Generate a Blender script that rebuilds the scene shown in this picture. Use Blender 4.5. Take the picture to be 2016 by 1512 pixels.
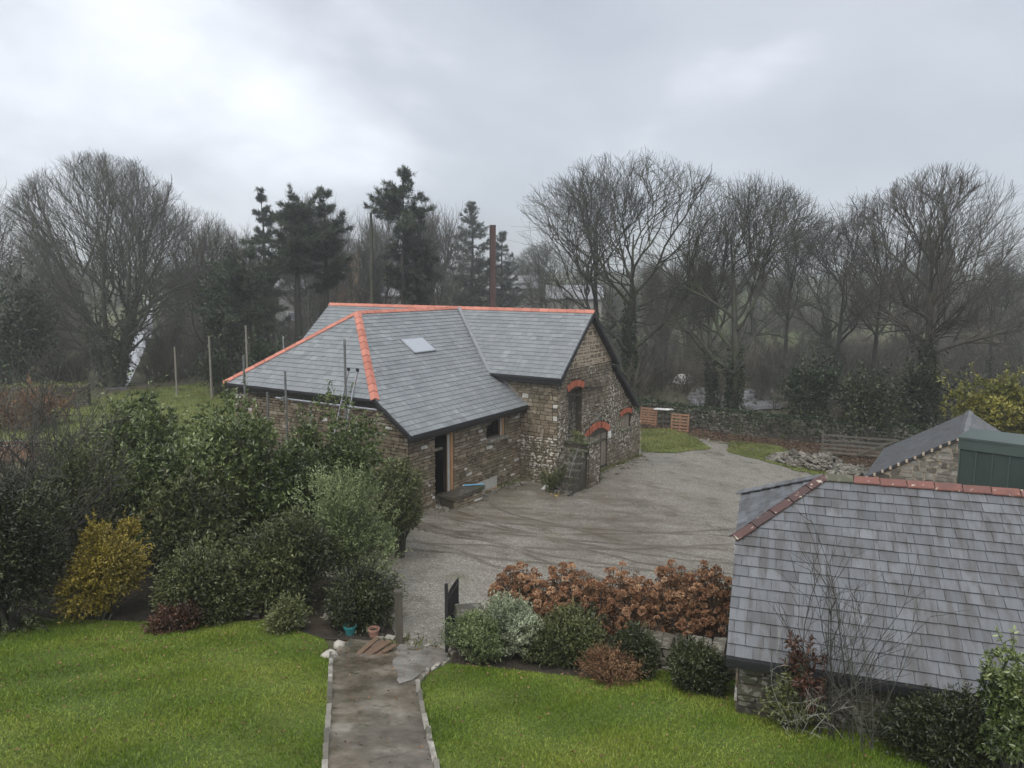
import bpy, bmesh, math, random
import numpy as np
from mathutils import Matrix, Vector
PI = math.pi
for o in list(bpy.data.objects): bpy.data.objects.remove(o)
S = bpy.context.scene
COL = S.collection

# ------------------------------------------------------------------ camera
FPX, PITCH, ROLL, EYE = 1487.93, 0.1362, 0.0053, 8.0
cam = bpy.data.cameras.new('camera')
cam.sensor_width = 36.0; cam.lens = FPX/2016*36; cam.clip_start = 0.2; cam.clip_end = 3000
camo = bpy.data.objects.new('camera', cam); COL.objects.link(camo)
camo.matrix_world = Matrix.Translation((0, 0, EYE)) @ Matrix.Rotation(PI/2-PITCH, 4, 'X') @ Matrix.Rotation(ROLL, 4, 'Z')
S.camera = camo

# ------------------------------------------------------------------ light
SUN_EL, SUN_AZ = math.radians(56), math.radians(196)      # azimuth from +Y towards +X
w = bpy.data.worlds.new('World'); S.world = w; w.use_nodes = True
nt = w.node_tree; N = nt.nodes; LK = nt.links
for n in list(N): N.remove(n)
def wn(t, **k):
    n = N.new(t)
    for a, b in k.items(): setattr(n, a, b)
    return n
def wmath(op, a, b=None):
    n = wn('ShaderNodeMath', operation=op)
    for i, v in enumerate((a, b)):
        if v is None: continue
        if isinstance(v, (int, float)): n.inputs[i].default_value = v
        else: LK.new(v, n.inputs[i])
    return n.outputs[0]
tc = wn('ShaderNodeTexCoord'); sep = wn('ShaderNodeSeparateXYZ'); LK.new(tc.outputs['Generated'], sep.inputs[0])
zz = wmath('ADD', wmath('MAXIMUM', sep.outputs[2], 0.0), 0.42)
cx = wmath('SUBTRACT', wmath('DIVIDE', sep.outputs[0], zz), 0.27); cy = wmath('DIVIDE', sep.outputs[1], zz)
cmb = wn('ShaderNodeCombineXYZ'); LK.new(cx, cmb.inputs[0]); LK.new(cy, cmb.inputs[1]); cmb.inputs[2].default_value = 3.3
n1 = wn('ShaderNodeTexNoise'); n1.inputs['Scale'].default_value = 0.62; n1.inputs['Detail'].default_value = 7; n1.inputs['Roughness'].default_value = 0.5; n1.inputs['Distortion'].default_value = 0.55
LK.new(cmb.outputs[0], n1.inputs['Vector'])
n2 = wn('ShaderNodeTexNoise'); n2.inputs['Scale'].default_value = 2.1; n2.inputs['Detail'].default_value = 6; n2.inputs['Roughness'].default_value = 0.55; n2.inputs['Distortion'].default_value = 0.3
LK.new(cmb.outputs[0], n2.inputs['Vector'])
nm = wmath('ADD', wmath('MULTIPLY', n1.outputs['Fac'], 0.78), wmath('MULTIPLY', n2.outputs['Fac'], 0.22))
cr = wn('ShaderNodeValToRGB'); LK.new(nm, cr.inputs[0])
e = cr.color_ramp.elements
e[0].position = 0.38; e[0].color = (0.272, 0.294, 0.334, 1)
e[1].position = 0.67; e[1].color = (0.655, 0.678, 0.722, 1)
m_ = e.new(0.515); m_.color = (0.352, 0.375, 0.415, 1)
sky = wn('ShaderNodeTexSky', sky_type='NISHITA'); sky.sun_disc = False; sky.sun_elevation = SUN_EL; sky.sun_rotation = SUN_AZ
skm = wn('ShaderNodeMixRGB', blend_type='MULTIPLY'); skm.inputs[0].default_value = 1; skm.inputs[2].default_value = (0.1, 0.1, 0.1, 1)
LK.new(sky.outputs[0], skm.inputs[1])
mix = wn('ShaderNodeMixRGB'); mix.inputs[0].default_value = 0.93; LK.new(skm.outputs[0], mix.inputs[1]); LK.new(cr.outputs[0], mix.inputs[2])
bg = wn('ShaderNodeBackground'); bg.inputs[1].default_value = 1.0; LK.new(mix.outputs[0], bg.inputs[0])
wo = wn('ShaderNodeOutputWorld'); LK.new(bg.outputs[0], wo.inputs[0])

sun = bpy.data.lights.new('sun', 'SUN'); sun.energy = 1.5; sun.angle = math.radians(60); sun.color = (1.0, 0.97, 0.93)
suno = bpy.data.objects.new('sun', sun); COL.objects.link(suno)
sd = Vector((math.sin(SUN_AZ)*math.cos(SUN_EL), math.cos(SUN_AZ)*math.cos(SUN_EL), math.sin(SUN_EL)))
suno.rotation_euler = (-sd).to_track_quat('-Z', 'Y').to_euler(); suno.location = sd*60
S.view_settings.view_transform = 'Standard'; S.view_settings.look = 'None'; S.view_settings.exposure = 0.94; S.view_settings.gamma = 1.0
S.view_settings.use_curve_mapping = False
S.render.engine = 'CYCLES'
cy_ = S.cycles
cy_.use_denoising = True; cy_.max_bounces = 6; cy_.diffuse_bounces = 3; cy_.glossy_bounces = 3; cy_.transmission_bounces = 4
cy_.volume_bounces = 1; cy_.transparent_max_bounces = 8; cy_.sample_clamp_indirect = 6.0; cy_.use_adaptive_sampling = True; cy_.adaptive_threshold = 0.02

# ------------------------------------------------------------------ helpers
rng = np.random.default_rng(11)
CP, SP_ = math.cos(PITCH), math.sin(PITCH)
def ray(px, py):
    X, Y = px-1008, py-756
    c, s = math.cos(ROLL), math.sin(ROLL)
    X, Y = c*X+s*Y, -s*X+c*Y
    up = -Y/FPX
    return np.array([X/FPX, CP+up*SP_, -SP_+up*CP])
def aty(px, py, y):
    r = ray(px, py); return r*(y/r[1])+np.array([0, 0, EYE])
def proj(P):
    P = np.asarray(P, float); z = P[..., 2]-EYE
    d = P[..., 1]*CP-z*SP_; up = P[..., 1]*SP_+z*CP
    return np.stack([1008+FPX*P[..., 0]/d, 756-FPX*up/d], -1)
def sramp(u, k=0.8): return 0.5*(u+np.sqrt(u*u+k))
def sstep(a, b, x):
    t = np.clip((x-a)/(b-a), 0, 1); return t*t*(3-2*t)
def G(x, y):
    x = np.asarray(x, float); y = np.asarray(y, float)
    z = -.5-.06*np.clip(x, -6, 14)-.02*(np.clip(y, 14, 53)-28)
    z = z+.24*(sramp(16.4-y)-sramp(8-y))
    z = z+.022*(sramp(y-75, 40)-sramp(y-330, 40))
    r = np.hypot(x, y)
    z = z+9*sstep(230, 640, r)+1.6*np.sin(x*.013+1)*sstep(80, 300, r)
    z = z+(.05*np.sin(x*.9+y*.5)*np.sin(y*.7-x*.3))*sstep(40, 60, y)
    return z
def gz(x, y): return float(G(x, y))
def atg(px, py):
    r = ray(px, py); lo, hi = 2.0, 600.0
    t = 2.0
    for k in range(4000):
        p = r*t; p[2] += EYE
        if p[2] <= gz(p[0], p[1]): break
        t += max(.02, .3*(p[2]-gz(p[0], p[1])))
    return p
def link(o, parent=None):
    COL.objects.link(o)
    if parent is not None: o.parent = parent
    return o
def mesh_np(name, V, quads=None, tris=None, tint=None, smooth=False):
    """tint: one value per vertex, stored as attribute 'tint'"""
    me = bpy.data.meshes.new(name)
    V = np.asarray(V, np.float32).reshape(-1, 3)
    me.vertices.add(len(V)); me.vertices.foreach_set('co', V.ravel())
    idx, starts, tot = [], [], []
    n = 0
    for F, k in ((quads, 4), (tris, 3)):
        if F is None or len(F) == 0: continue
        F = np.asarray(F, np.int32).reshape(-1, k)
        idx.append(F.ravel()); starts.append(n+np.arange(len(F))*k); n += F.size
    idx = np.concatenate(idx); starts = np.concatenate(starts)
    me.loops.add(len(idx)); me.loops.foreach_set('vertex_index', idx)
    me.polygons.add(len(starts)); me.polygons.foreach_set('loop_start', starts.astype(np.int32))
    if tint is not None:
        a = me.attributes.new('tint', 'FLOAT', 'POINT'); a.data.foreach_set('value', np.asarray(tint, np.float32))
    me.update(calc_edges=True); me.validate()
    if smooth: me.polygons.foreach_set('use_smooth', np.ones(len(starts), bool))
    return me
class MB:
    def __init__(s): s.v = []; s.f = []; s.t = []
    def add(s, vs, fs, tint=.5):
        b = len(s.v); s.v += [tuple(map(float, p)) for p in vs]; s.f += [[i+b for i in f] for f in fs]; s.t += [tint]*len(vs)
    def box(s, c, h, rz=0., tint=.5, jit=0.):
        ca, sa = math.cos(rz), math.sin(rz); vs = []
        for dz in (-1, 1):
            for dx, dy in ((-1, -1), (1, -1), (1, 1), (-1, 1)):
                x, y, z = dx*h[0], dy*h[1], dz*h[2]
                if jit: x += random.uniform(-jit, jit); y += random.uniform(-jit, jit); z += random.uniform(-jit, jit)
                vs.append((c[0]+x*ca-y*sa, c[1]+x*sa+y*ca, c[2]+z))
        s.add(vs, [(3, 2, 1, 0), (4, 5, 6, 7), (0, 1, 5, 4), (1, 2, 6, 5), (2, 3, 7, 6), (3, 0, 4, 7)], tint)
    def bar(s, a, b, w, h=None, tint=.5, up=(0, 0, 1)):
        a = Vector(a); b = Vector(b); d = (b-a).normalized(); h = h or w
        u = Vector(up)
        if abs(d.dot(u)) > .97: u = Vector((0, 1, 0)) if abs(d.y) < .9 else Vector((1, 0, 0))
        x = d.cross(u).normalized(); y = x.cross(d).normalized(); vs = []
        for p in (a, b):
            for i, j in ((-1, -1), (1, -1), (1, 1), (-1, 1)): vs.append(p+x*(i*w/2)+y*(j*h/2))
        s.add(vs, [(0, 1, 2, 3), (7, 6, 5, 4), (4, 5, 1, 0), (5, 6, 2, 1), (6, 7, 3, 2), (7, 4, 0, 3)], tint)
    def tube(s, pts, r, n=8, tint=.5, cap=True):
        pts = [Vector(p) for p in pts]; rs = r if hasattr(r, '__len__') else [r]*len(pts)
        ref = Vector((.31, .2, 1)).normalized(); vs = []; fs = []
        for i, p in enumerate(pts):
            d = (pts[min(i+1, len(pts)-1)]-pts[max(i-1, 0)]).normalized()
            q = ref if abs(d.dot(ref)) < .95 else Vector((1, .1, 0))
            x = d.cross(q).normalized(); y = d.cross(x)
            for k in range(n):
                a = 2*PI*k/n; vs.append(p+x*(rs[i]*math.cos(a))+y*(rs[i]*math.sin(a)))
        for i in range(len(pts)-1):
            for k in range(n): fs.append((i*n+k, i*n+(k+1) % n, (i+1)*n+(k+1) % n, (i+1)*n+k))
        if cap: fs.append(list(range(n))[::-1]); fs.append([(len(pts)-1)*n+k for k in range(n)])
        s.add(vs, fs, tint)
    def mesh(s, name, smooth=False):
        me = bpy.data.meshes.new(name); me.from_pydata(s.v, [], s.f)
        a = me.attributes.new('tint', 'FLOAT', 'POINT'); a.data.foreach_set('value', np.asarray(s.t, np.float32))
        me.update()
        bm = bmesh.new(); bm.from_mesh(me); bmesh.ops.recalc_face_normals(bm, faces=bm.faces); bm.to_mesh(me); bm.free()
        if smooth: me.polygons.foreach_set('use_smooth', np.ones(len(me.polygons), bool))
        return me
    def build(s, name, mat, parent=None, smooth=False):
        o = bpy.data.objects.new(name, s.mesh(name, smooth)); o.data.materials.append(M[mat] if isinstance(mat, str) else mat)
        return link(o, parent)
def obj(name, me, mat, parent=None):
    o = bpy.data.objects.new(name, me)
    if not me.materials: me.materials.append(M[mat])
    return link(o, parent)
def tag(o, label=None, cat=None, group=None, kind=None):
    for k, v in (('label', label), ('category', cat), ('group', group), ('kind', kind)):
        if v: o[k] = v
    return o
def empty(name, loc, rz=0., **k):
    o = bpy.data.objects.new(name, None); o.location = loc; o.rotation_euler = (0, 0, rz); o.empty_display_size = .3
    link(o); return tag(o, **k)
def copy_tree(o, parent=None):
    c = o.copy(); COL.objects.link(c); c.parent = parent
    for ch in list(o.children): copy_tree(ch, c)
    return c

# ------------------------------------------------------------------ materials
M = {}
class NT:
    def __init__(s, name):
        s.m = bpy.data.materials.new(name); s.m.use_nodes = True; M[name] = s.m
        s.t = s.m.node_tree; s.b = s.t.nodes['Principled BSDF']
    def n(s, t, **k):
        n = s.t.nodes.new(t)
        for a, b in k.items(): setattr(n, a, b)
        return n
    def l(s, a, b): s.t.links.new(a, b)
    def pos(s): return s.n('ShaderNodeNewGeometry').outputs['Position']
    def objc(s): return s.n('ShaderNodeTexCoord').outputs['Object']
    def tint(s): return s.n('ShaderNodeAttribute', attribute_name='tint').outputs['Fac']
    def noise(s, scale, vec=None, detail=5, rough=.55, dist=0., out='Fac'):
        n = s.n('ShaderNodeTexNoise'); n.inputs['Scale'].default_value = scale; n.inputs['Detail'].default_value = detail
        n.inputs['Roughness'].default_value = rough; n.inputs['Distortion'].default_value = dist
        if vec is not None: s.l(vec, n.inputs['Vector'])
        return n.outputs[out]
    def vor(s, scale, vec=None, out='Distance', feature='F1'):
        n = s.n('ShaderNodeTexVoronoi', feature=feature); n.inputs['Scale'].default_value = scale
        if vec is not None: s.l(vec, n.inputs['Vector'])
        return n.outputs[out]
    def ramp(s, fac, stops, interp='LINEAR'):
        n = s.n('ShaderNodeValToRGB'); n.color_ramp.interpolation = interp; e = n.color_ramp.elements
        while len(e) < len(stops): e.new(.5)
        for q, (p, c) in zip(e, stops):
            q.position = p; q.color = (c, c, c, 1) if isinstance(c, (int, float)) else (*c, 1)
        s.l(fac, n.inputs[0]); return n.outputs[0]
    def mix(s, fac, a, b, mode='MIX'):
        n = s.n('ShaderNodeMixRGB', blend_type=mode)
        for i, v in enumerate((fac, a, b)):
            if isinstance(v, (int, float)): n.inputs[i].default_value = v if i == 0 else (v, v, v, 1)
            elif isinstance(v, tuple): n.inputs[i].default_value = (*v, 1)
            else: s.l(v, n.inputs[i])
        return n.outputs[0]
    def math(s, op, a, b=None, clamp=False):
        n = s.n('ShaderNodeMath', operation=op, use_clamp=clamp)
        for i, v in enumerate((a, b)):
            if v is None: continue
            if isinstance(v, (int, float)): n.inputs[i].default_value = v
            else: s.l(v, n.inputs[i])
        return n.outputs[0]
    def scale(s, vec, sc):
        n = s.n('ShaderNodeMapping'); n.inputs['Scale'].default_value = sc; s.l(vec, n.inputs['Vector']); return n.outputs[0]
    def bump(s, h, strength=.4, dist=.02):
        n = s.n('ShaderNodeBump'); n.inputs['Strength'].default_value = strength; n.inputs['Distance'].default_value = dist
        s.l(h, n.inputs['Height']); s.l(n.outputs[0], s.b.inputs['Normal'])
    def col(s, c):
        if isinstance(c, tuple): s.b.inputs['Base Color'].default_value = (*c, 1)
        else: s.l(c, s.b.inputs['Base Color'])
    def rough(s, r):
        if isinstance(r, (int, float)): s.b.inputs['Roughness'].default_value = r
        else: s.l(r, s.b.inputs['Roughness'])
    def spec(s, v): s.b.inputs['Specular IOR Level'].default_value = v
def simple(name, c, rough=.6, var=.25, scale=6., metal=0., bump=0., spec=.5):
    m = NT(name); n = m.noise(scale, m.objc())
    lo = tuple(x*(1-var) for x in c); hi = tuple(min(1, x*(1+var)) for x in c)
    m.col(m.ramp(n, [(.3, lo), (.7, hi)])); m.rough(rough); m.b.inputs['Metallic'].default_value = metal; m.spec(spec)
    if bump: m.bump(n, bump)
    return m
def leafmat(name, dark, mid, light, rough=.4, spec=.5, trans=0.):
    m = NT(name); m.col(m.ramp(m.tint(), [(0., dark), (.5, mid), (1., light)])); m.rough(rough); m.spec(spec)
    return m

# slate (new, blue grey, wet)
m = NT('slate_new'); t = m.tint(); p = m.objc()
c = m.ramp(t, [(0., (.135, .147, .152)), (.5, (.197, .212, .217)), (1., (.27, .285, .288))])
c = m.mix(m.ramp(m.noise(.8, p, 6, .65), [(.38, 0.), (.72, .4)]), c, (.11, .118, .126))
c = m.mix(m.ramp(m.noise(5., m.scale(p, (1., 1., .4)), 5, .7), [(.55, 0.), (.75, .35)]), c, (.27, .28, .285))
m.col(c); m.rough(m.ramp(m.noise(3., p, 5), [(.3, .30), (.7, .46)])); m.bump(m.noise(38., p, 4), .25, .006); m.spec(.55)
# slate (old, streaked with lichen)
m = NT('slate_old'); t = m.tint(); p = m.objc()
c = m.ramp(t, [(0., (.075, .079, .084)), (.5, (.125, .131, .138)), (1., (.19, .198, .206))])
st = m.noise(1., m.scale(p, (6.5, 1.1, 1.1)), 5, .6, .4)
c = m.mix(m.ramp(st, [(.44, 0.), (.62, .68)]), c, (.066, .058, .053))
sp = m.noise(26., p, 3, .6)
c = m.mix(m.ramp(sp, [(.70, 0.), (.74, .7)]), c, (.42, .42, .36))
m.col(c); m.rough(m.ramp(m.noise(4., p, 5), [(.3, .30), (.7, .52)])); m.bump(m.noise(30., p, 5), .5, .012); m.spec(.5)
simple('roof_under', (.03, .03, .032), .8)
simple('dark_fascia', (.018, .018, .02), .35, .2)
simple('lead', (.20, .21, .222), .38, .2, 5., 0., .15)
# ridge tile
m = NT('terracotta'); p = m.objc(); t = m.tint()
c = m.ramp(t, [(0., (.38, .135, .09)), (1., (.52, .20, .14))])
c = m.mix(m.ramp(m.noise(2.5, p, 5), [(.45, 0.), (.8, .35)]), c, (.36, .12, .08))
m.col(c); m.rough(.6); m.bump(m.noise(40., p, 3), .15, .005)
m = NT('terracotta_old'); p = m.objc(); t = m.tint()
c = m.ramp(t, [(0., (.045, .025, .024)), (.35, (.095, .04, .032)), (1., (.185, .072, .052))])
c = m.mix(m.ramp(m.noise(3.5, p, 6), [(.45, 0.), (.65, .7)]), c, (.10, .042, .034))
c = m.mix(m.ramp(m.noise(9., p, 4), [(.62, 0.), (.66, .85)]), c, (.50, .45, .36))
m.col(c); m.rough(.6); m.bump(m.noise(30., p, 4), .3, .01)
# stone walls
def stone_mat(name, stops, lich=.0, moss=.0, mscale=1.0):
    m = NT(name); p = m.objc(); t = m.tint()
    c = m.ramp(t, stops)
    c = m.mix(m.ramp(m.noise(9., p, 6, .6), [(.3, .45), (.7, 0.)]), c, (.055, .045, .034))
    c = m.mix(m.ramp(m.noise(1.0*mscale, p, 5, .6), [(.42, 0.), (.66, .5)]), c, (.07, .062, .042))
    if moss: c = m.mix(m.ramp(m.noise(.8, p, 6, .6), [(.5, 0.), (.68, moss)]), c, (.055, .075, .022))
    if lich:
        l = m.noise(7.5, p, 4, .55, .3); big = m.ramp(m.noise(.45, p, 3), [(.40, 0.), (.56, 1.)])
        f = m.math('MULTIPLY', m.ramp(l, [(.53, 0.), (.57, lich)]), big)
        c = m.mix(f, c, (.60, .575, .50))
    m.col(c); m.rough(m.ramp(m.noise(3., p, 4), [(.3, .45), (.7, .8)])); m.bump(m.noise(22., p, 6, .65), .7, .02)
stone_mat('stone', [(0., (.12, .092, .060)), (.35, (.225, .175, .115)), (.75, (.32, .26, .18)), (.94, (.42, .365, .28)), (.995, (.48, .44, .37)), (1., (.75, .72, .66))], .0, .2)
stone_mat('stone_lichen', [(0., (.10, .08, .055)), (.4, (.19, .15, .10)), (.8, (.275, .225, .16)), (1., (.42, .37, .29))], .9, .4)
stone_mat('stone_fresh', [(0., (.13, .10, .066)), (.5, (.215, .17, .115)), (1., (.33, .27, .195))])
stone_mat('stone_dark', [(0., (.028, .026, .02)), (.5, (.06, .053, .04)), (.9, (.11, .098, .077)), (1., (.20, .185, .15))], .3, .9)
stone_mat('stone_heap', [(0., (.085, .078, .062)), (.5, (.19, .175, .14)), (1., (.38, .36, .31))], .4, .3)
stone_mat('stone_rubble', [(0., (.045, .04, .031)), (.5, (.10, .09, .07)), (1., (.23, .21, .175))], .3, .4)
m = NT('mortar'); p = m.objc()
m.col(m.mix(m.ramp(m.noise(1.2, p, 5), [(.4, 0.), (.62, .8)]), (.075, .06, .042), (.035, .032, .022))); m.rough(.9); m.bump(m.noise(30., p, 5), .8, .02)
m = NT('mortar_pale'); p = m.objc()
m.col(m.ramp(m.noise(5., p, 5), [(.3, (.36, .29, .21)), (.7, (.54, .455, .35))])); m.rough(.9); m.bump(m.noise(40., p, 5), .6, .01)
m = NT('brick'); m.col(m.mix(m.ramp(m.noise(14., m.objc(), 4), [(.4, 0.), (.75, .45)]), m.ramp(m.tint(), [(0., (.33, .085, .045)), (1., (.53, .16, .085))]), (.20, .09, .06))); m.rough(.8); m.bump(m.noise(40., m.objc(), 3), .4, .005)
# wood
def wood(name, a, b, rough=.7):
    m = NT(name); p = m.objc(); n = m.noise(1., m.scale(p, (14., 14., 1.2)), 6, .65, .5)
    c = m.ramp(n, [(.3, a), (.7, b)]); c = m.mix(m.math('MULTIPLY', m.tint(), .5), c, tuple(x*.6 for x in a)); m.col(c); m.rough(rough); m.bump(n, .3, .006)
wood('wood_grey', (.17, .145, .105), (.33, .29, .225))
wood('wood_new', (.30, .155, .07), (.46, .27, .13))
wood('wood_pallet', (.22, .115, .065), (.40, .225, .14))
wood('wood_plank', (.12, .075, .045), (.24, .155, .095))
wood('wood_gate', (.085, .076, .06), (.165, .15, .122))
wood('wood_dark', (.05, .042, .032), (.11, .095, .075))
wood('wood_pole', (.16, .145, .12), (.30, .275, .235))
simple('steel', (.42, .43, .44), .38, .25, 9., .8, .1)
simple('steel_dull', (.20, .205, .20), .45, .3, 9., .55, .1)
simple('iron', (.035, .026, .021), .65, .4, 14.)
simple('iron_pale', (.16, .165, .155), .55, .3, 14.)
simple('black_metal', (.014, .015, .016), .4, .3, 10.)
m = NT('rust_post'); p = m.objc(); n = m.noise(1., m.scale(p, (7., 7., .5)), 6, .6, .2)
m.col(m.ramp(n, [(.3, (.032, .018, .016)), (.6, (.085, .046, .04)), (.8, (.15, .085, .072))])); m.rough(.7); m.bump(n, .4, .02)
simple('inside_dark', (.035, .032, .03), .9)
simple('white_paint', (.74, .74, .72), .5, .1)
simple('render_grey', (.30, .30, .285), .85, .15, 3.)
simple('render_tan', (.40, .27, .155), .85, .2, 1.5)
simple('render_cream', (.28, .265, .235), .85, .12, 2.)
simple('roof_far', (.23, .235, .24), .5, .15, 2.)
simple('roof_pale', (.23, .235, .245), .5, .12, 1.)
simple('far_glass', (.30, .32, .35), .15, .1)
simple('green_cladding', (.034, .052, .043), .45, .18, 1.3, 0., .05)
simple('green_trim', (.055, .078, .067), .42, .15, 2.)
simple('cement_board', (.34, .335, .30), .8, .15, 3.)
simple('concrete', (.30, .285, .26), .75, .2, 5., 0., .3)
simple('blue_plastic', (.16, .42, .62), .4, .1)
simple('teal_plastic', (.03, .17, .175), .35, .1)
simple('pot_clay', (.33, .18, .13), .7, .2)
simple('yellow_scrap', (.72, .50, .035), .6, .25, 30.)
simple('pale_stone', (.40, .375, .32), .7, .2, 8., 0., .4)
simple('silver_tarp', (.78, .78, .77), .4, .08)
m = NT('rooflight_glass'); m.col((.36, .38, .41)); m.rough(.04); m.spec(.9); m.b.inputs['Coat Weight'].default_value = .6; m.b.inputs['Coat Roughness'].default_value = .03
# bark & foliage
def bark(name, a, b, mossc=(.085, .10, .03), moss=.5):
    m = NT(name); p = m.objc(); n = m.noise(1., m.scale(p, (5., 5., 1.5)), 5, .65)
    c = m.ramp(n, [(.3, a), (.7, b)]); c = m.mix(m.ramp(m.noise(.7, p, 4), [(.48, 0.), (.68, moss)]), c, mossc); m.col(c); m.rough(.85)
bark('bark', (.030, .029, .023), (.080, .078, .060), (.066, .080, .026), .7)
bark('bark_brown', (.042, .037, .029), (.105, .093, .072), (.07, .078, .03), .4)
bark('bark_grey', (.045, .045, .037), (.115, .113, .093), (.075, .088, .036), .5)
bark('bark_dark', (.020, .019, .016), (.055, .052, .044), (.035, .045, .018), .5)
bark('bark_lichen', (.20, .20, .16), (.44, .44, .36), (.20, .24, .11), .3)
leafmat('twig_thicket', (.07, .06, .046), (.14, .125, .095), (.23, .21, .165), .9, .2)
leafmat('leaf_laurel', (.020, .033, .008), (.078, .112, .030), (.22, .26, .10), .26, .6)
leafmat('leaf_yellowgreen', (.045, .055, .008), (.17, .165, .025), (.36, .33, .07), .4)
leafmat('leaf_ivy', (.009, .017, .006), (.024, .040, .014), (.06, .085, .03), .4)
leafmat('leaf_dark', (.013, .017, .006), (.036, .045, .015), (.085, .096, .036), .42)
leafmat('leaf_hebe', (.038, .055, .018), (.125, .165, .06), (.28, .33, .15), .5)
leafmat('leaf_silver', (.07, .09, .05), (.20, .235, .14), (.42, .46, .31), .6)
leafmat('leaf_gold', (.055, .048, .006), (.19, .15, .018), (.36, .28, .04), .5)
leafmat('leaf_conifer', (.014, .023, .013), (.040, .056, .030), (.095, .118, .066), .6)
leafmat('leaf_red', (.035, .016, .010), (.078, .036, .022), (.15, .07, .042), .5)
leafmat('leaf_brown', (.075, .040, .022), (.16, .09, .05), (.28, .165, .09), .8, .2)
leafmat('hydrangea_head', (.13, .060, .032), (.31, .165, .09), (.54, .35, .21), .8, .2)
leafmat('leaf_olive', (.025, .032, .011), (.078, .092, .030), (.165, .175, .066), .45)
leafmat('grass_blade', (.058, .10, .008), (.128, .205, .016), (.26, .295, .05), .5, .3)
leafmat('grass_rough', (.05, .06, .014), (.125, .14, .034), (.24, .235, .075), .6, .3)
leafmat('leaf_litter', (.035, .022, .014), (.085, .052, .034), (.18, .12, .08), .8, .2)
# ground surfaces
m = NT('ground_earth'); p = m.pos()
a = m.ramp(m.noise(.35, p, 7, .65), [(.35, (.055, .065, .022)), (.5, (.085, .078, .042)), (.65, (.12, .092, .058))])
sx = m.n('ShaderNodeSeparateXYZ'); m.l(p, sx.inputs[0])
far = m.math('DIVIDE', m.math('SUBTRACT', sx.outputs[1], 78.), 20., True)
fld = m.ramp(m.noise(.02, p, 4), [(.4, (.085, .115, .035)), (.55, (.12, .14, .05)), (.66, (.12, .10, .062))])
m.col(m.mix(far, a, fld)); m.rough(.9); m.bump(m.noise(6., p, 6, .7), .8, .06)
def grassmat(name, stops, sc=.5):
    m = NT(name); p = m.pos(); c = m.ramp(m.noise(sc, p, 6, .6), stops)
    c = m.mix(m.ramp(m.noise(25., p, 3), [(.35, .5), (.6, 0.)]), c, (.04, .06, .008)); m.col(c); m.rough(.75); m.bump(m.noise(40., p, 4), .8, .03)
grassmat('lawn_ground', [(.3, (.06, .092, .008)), (.5, (.095, .13, .012)), (.7, (.13, .145, .022))])
grassmat('paddock_ground', [(.3, (.075, .105, .02)), (.5, (.13, .17, .032)), (.7, (.19, .205, .055))])
m = NT('bed_soil'); p = m.pos(); m.col(m.ramp(m.noise(3., p, 6), [(.3, (.018, .014, .009)), (.7, (.06, .045, .028))])); m.rough(.85); m.bump(m.noise(12., p, 5), 1., .08)
# gravel yard, with curved wheel tracks and damp
m = NT('gravel'); p = m.pos()
v = m.vor(38., p, 'Color'); vg = m.n('ShaderNodeSeparateColor'); m.l(v, vg.inputs[0])
c = m.ramp(vg.outputs[0], [(0., (.095, .086, .068)), (.45, (.20, .184, .152)), (.85, (.32, .30, .26)), (1., (.50, .48, .43))])
wob = m.n('ShaderNodeVectorMath', operation='ADD'); m.l(p, wob.inputs[0])
wn_ = m.n('ShaderNodeTexNoise'); wn_.inputs['Scale'].default_value = .35; wn_.inputs['Detail'].default_value = 4; m.l(p, wn_.inputs['Vector'])
wsc = m.n('ShaderNodeVectorMath', operation='SCALE'); wsc.inputs['Scale'].default_value = 1.1; m.l(wn_.outputs['Color'], wsc.inputs[0]); m.l(wsc.outputs[0], wob.inputs[1])
trk = None
for cx_, cy_2, rad in ((9.5, 47., 24.6), (9.5, 47., 26.1), (12., 40., 19.6), (12., 40., 18.0), (-16., 2., 24.5), (-16., 2., 26.), (3., 60., 36.2), (3., 60., 34.8), (3., 60., 38.5), (-2., 46., 23.3), (-2., 46., 21.9)):
    d = m.n('ShaderNodeVectorMath', operation='DISTANCE'); m.l(wob.outputs[0], d.inputs[0]); d.inputs[1].default_value = (cx_+.8, cy_2+.8, 0)
    b_ = m.ramp(m.math('ABSOLUTE', m.math('SUBTRACT', d.outputs['Value'], rad)), [(.0, 1.), (.06, .8), (.15, 0.)])
    trk = b_ if trk is None else m.math('MAXIMUM', trk, b_)
trk = m.math('MULTIPLY', trk, m.ramp(m.noise(.7, p, 6, .7), [(.32, 0.), (.52, 1.)]))
c = m.mix(m.math('MULTIPLY', trk, .7), c, (.07, .056, .038))
damp = m.ramp(m.noise(.24, p, 6, .6, .6), [(.42, 0.), (.64, .75)])
c = m.mix(m.math('MULTIPLY', damp, .38), c, (.14, .122, .096))
c = m.mix(m.ramp(m.noise(1.5, p, 6, .7), [(.50, 0.), (.68, .6)]), c, (.095, .078, .053))
dbarn = m.n('ShaderNodeVectorMath', operation='DISTANCE'); m.l(wob.outputs[0], dbarn.inputs[0]); dbarn.inputs[1].default_value = (1.5, 28.5, 0)
mud = m.math('MULTIPLY', m.ramp(m.math('DIVIDE', dbarn.outputs['Value'], 12.), [(.25, 1.), (.75, 0.)]), m.ramp(m.noise(1.1, m.scale(p, (.35, 1., 1.)), 6, .7), [(.38, 0.), (.6, .75)]))
c = m.mix(mud, c, (.088, .068, .044))
pud = m.ramp(m.noise(.55, p, 5, .6, .4), [(.56, 0.), (.68, 1.)])
c = m.mix(m.math('MULTIPLY', pud, .3), c, (.085, .075, .06))
mossy = m.ramp(m.noise(.33, m.scale(p, (1., 1., 1.)), 6, .65), [(.60, 0.), (.74, .55)])
c = m.mix(mossy, c, (.095, .105, .035))
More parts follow.
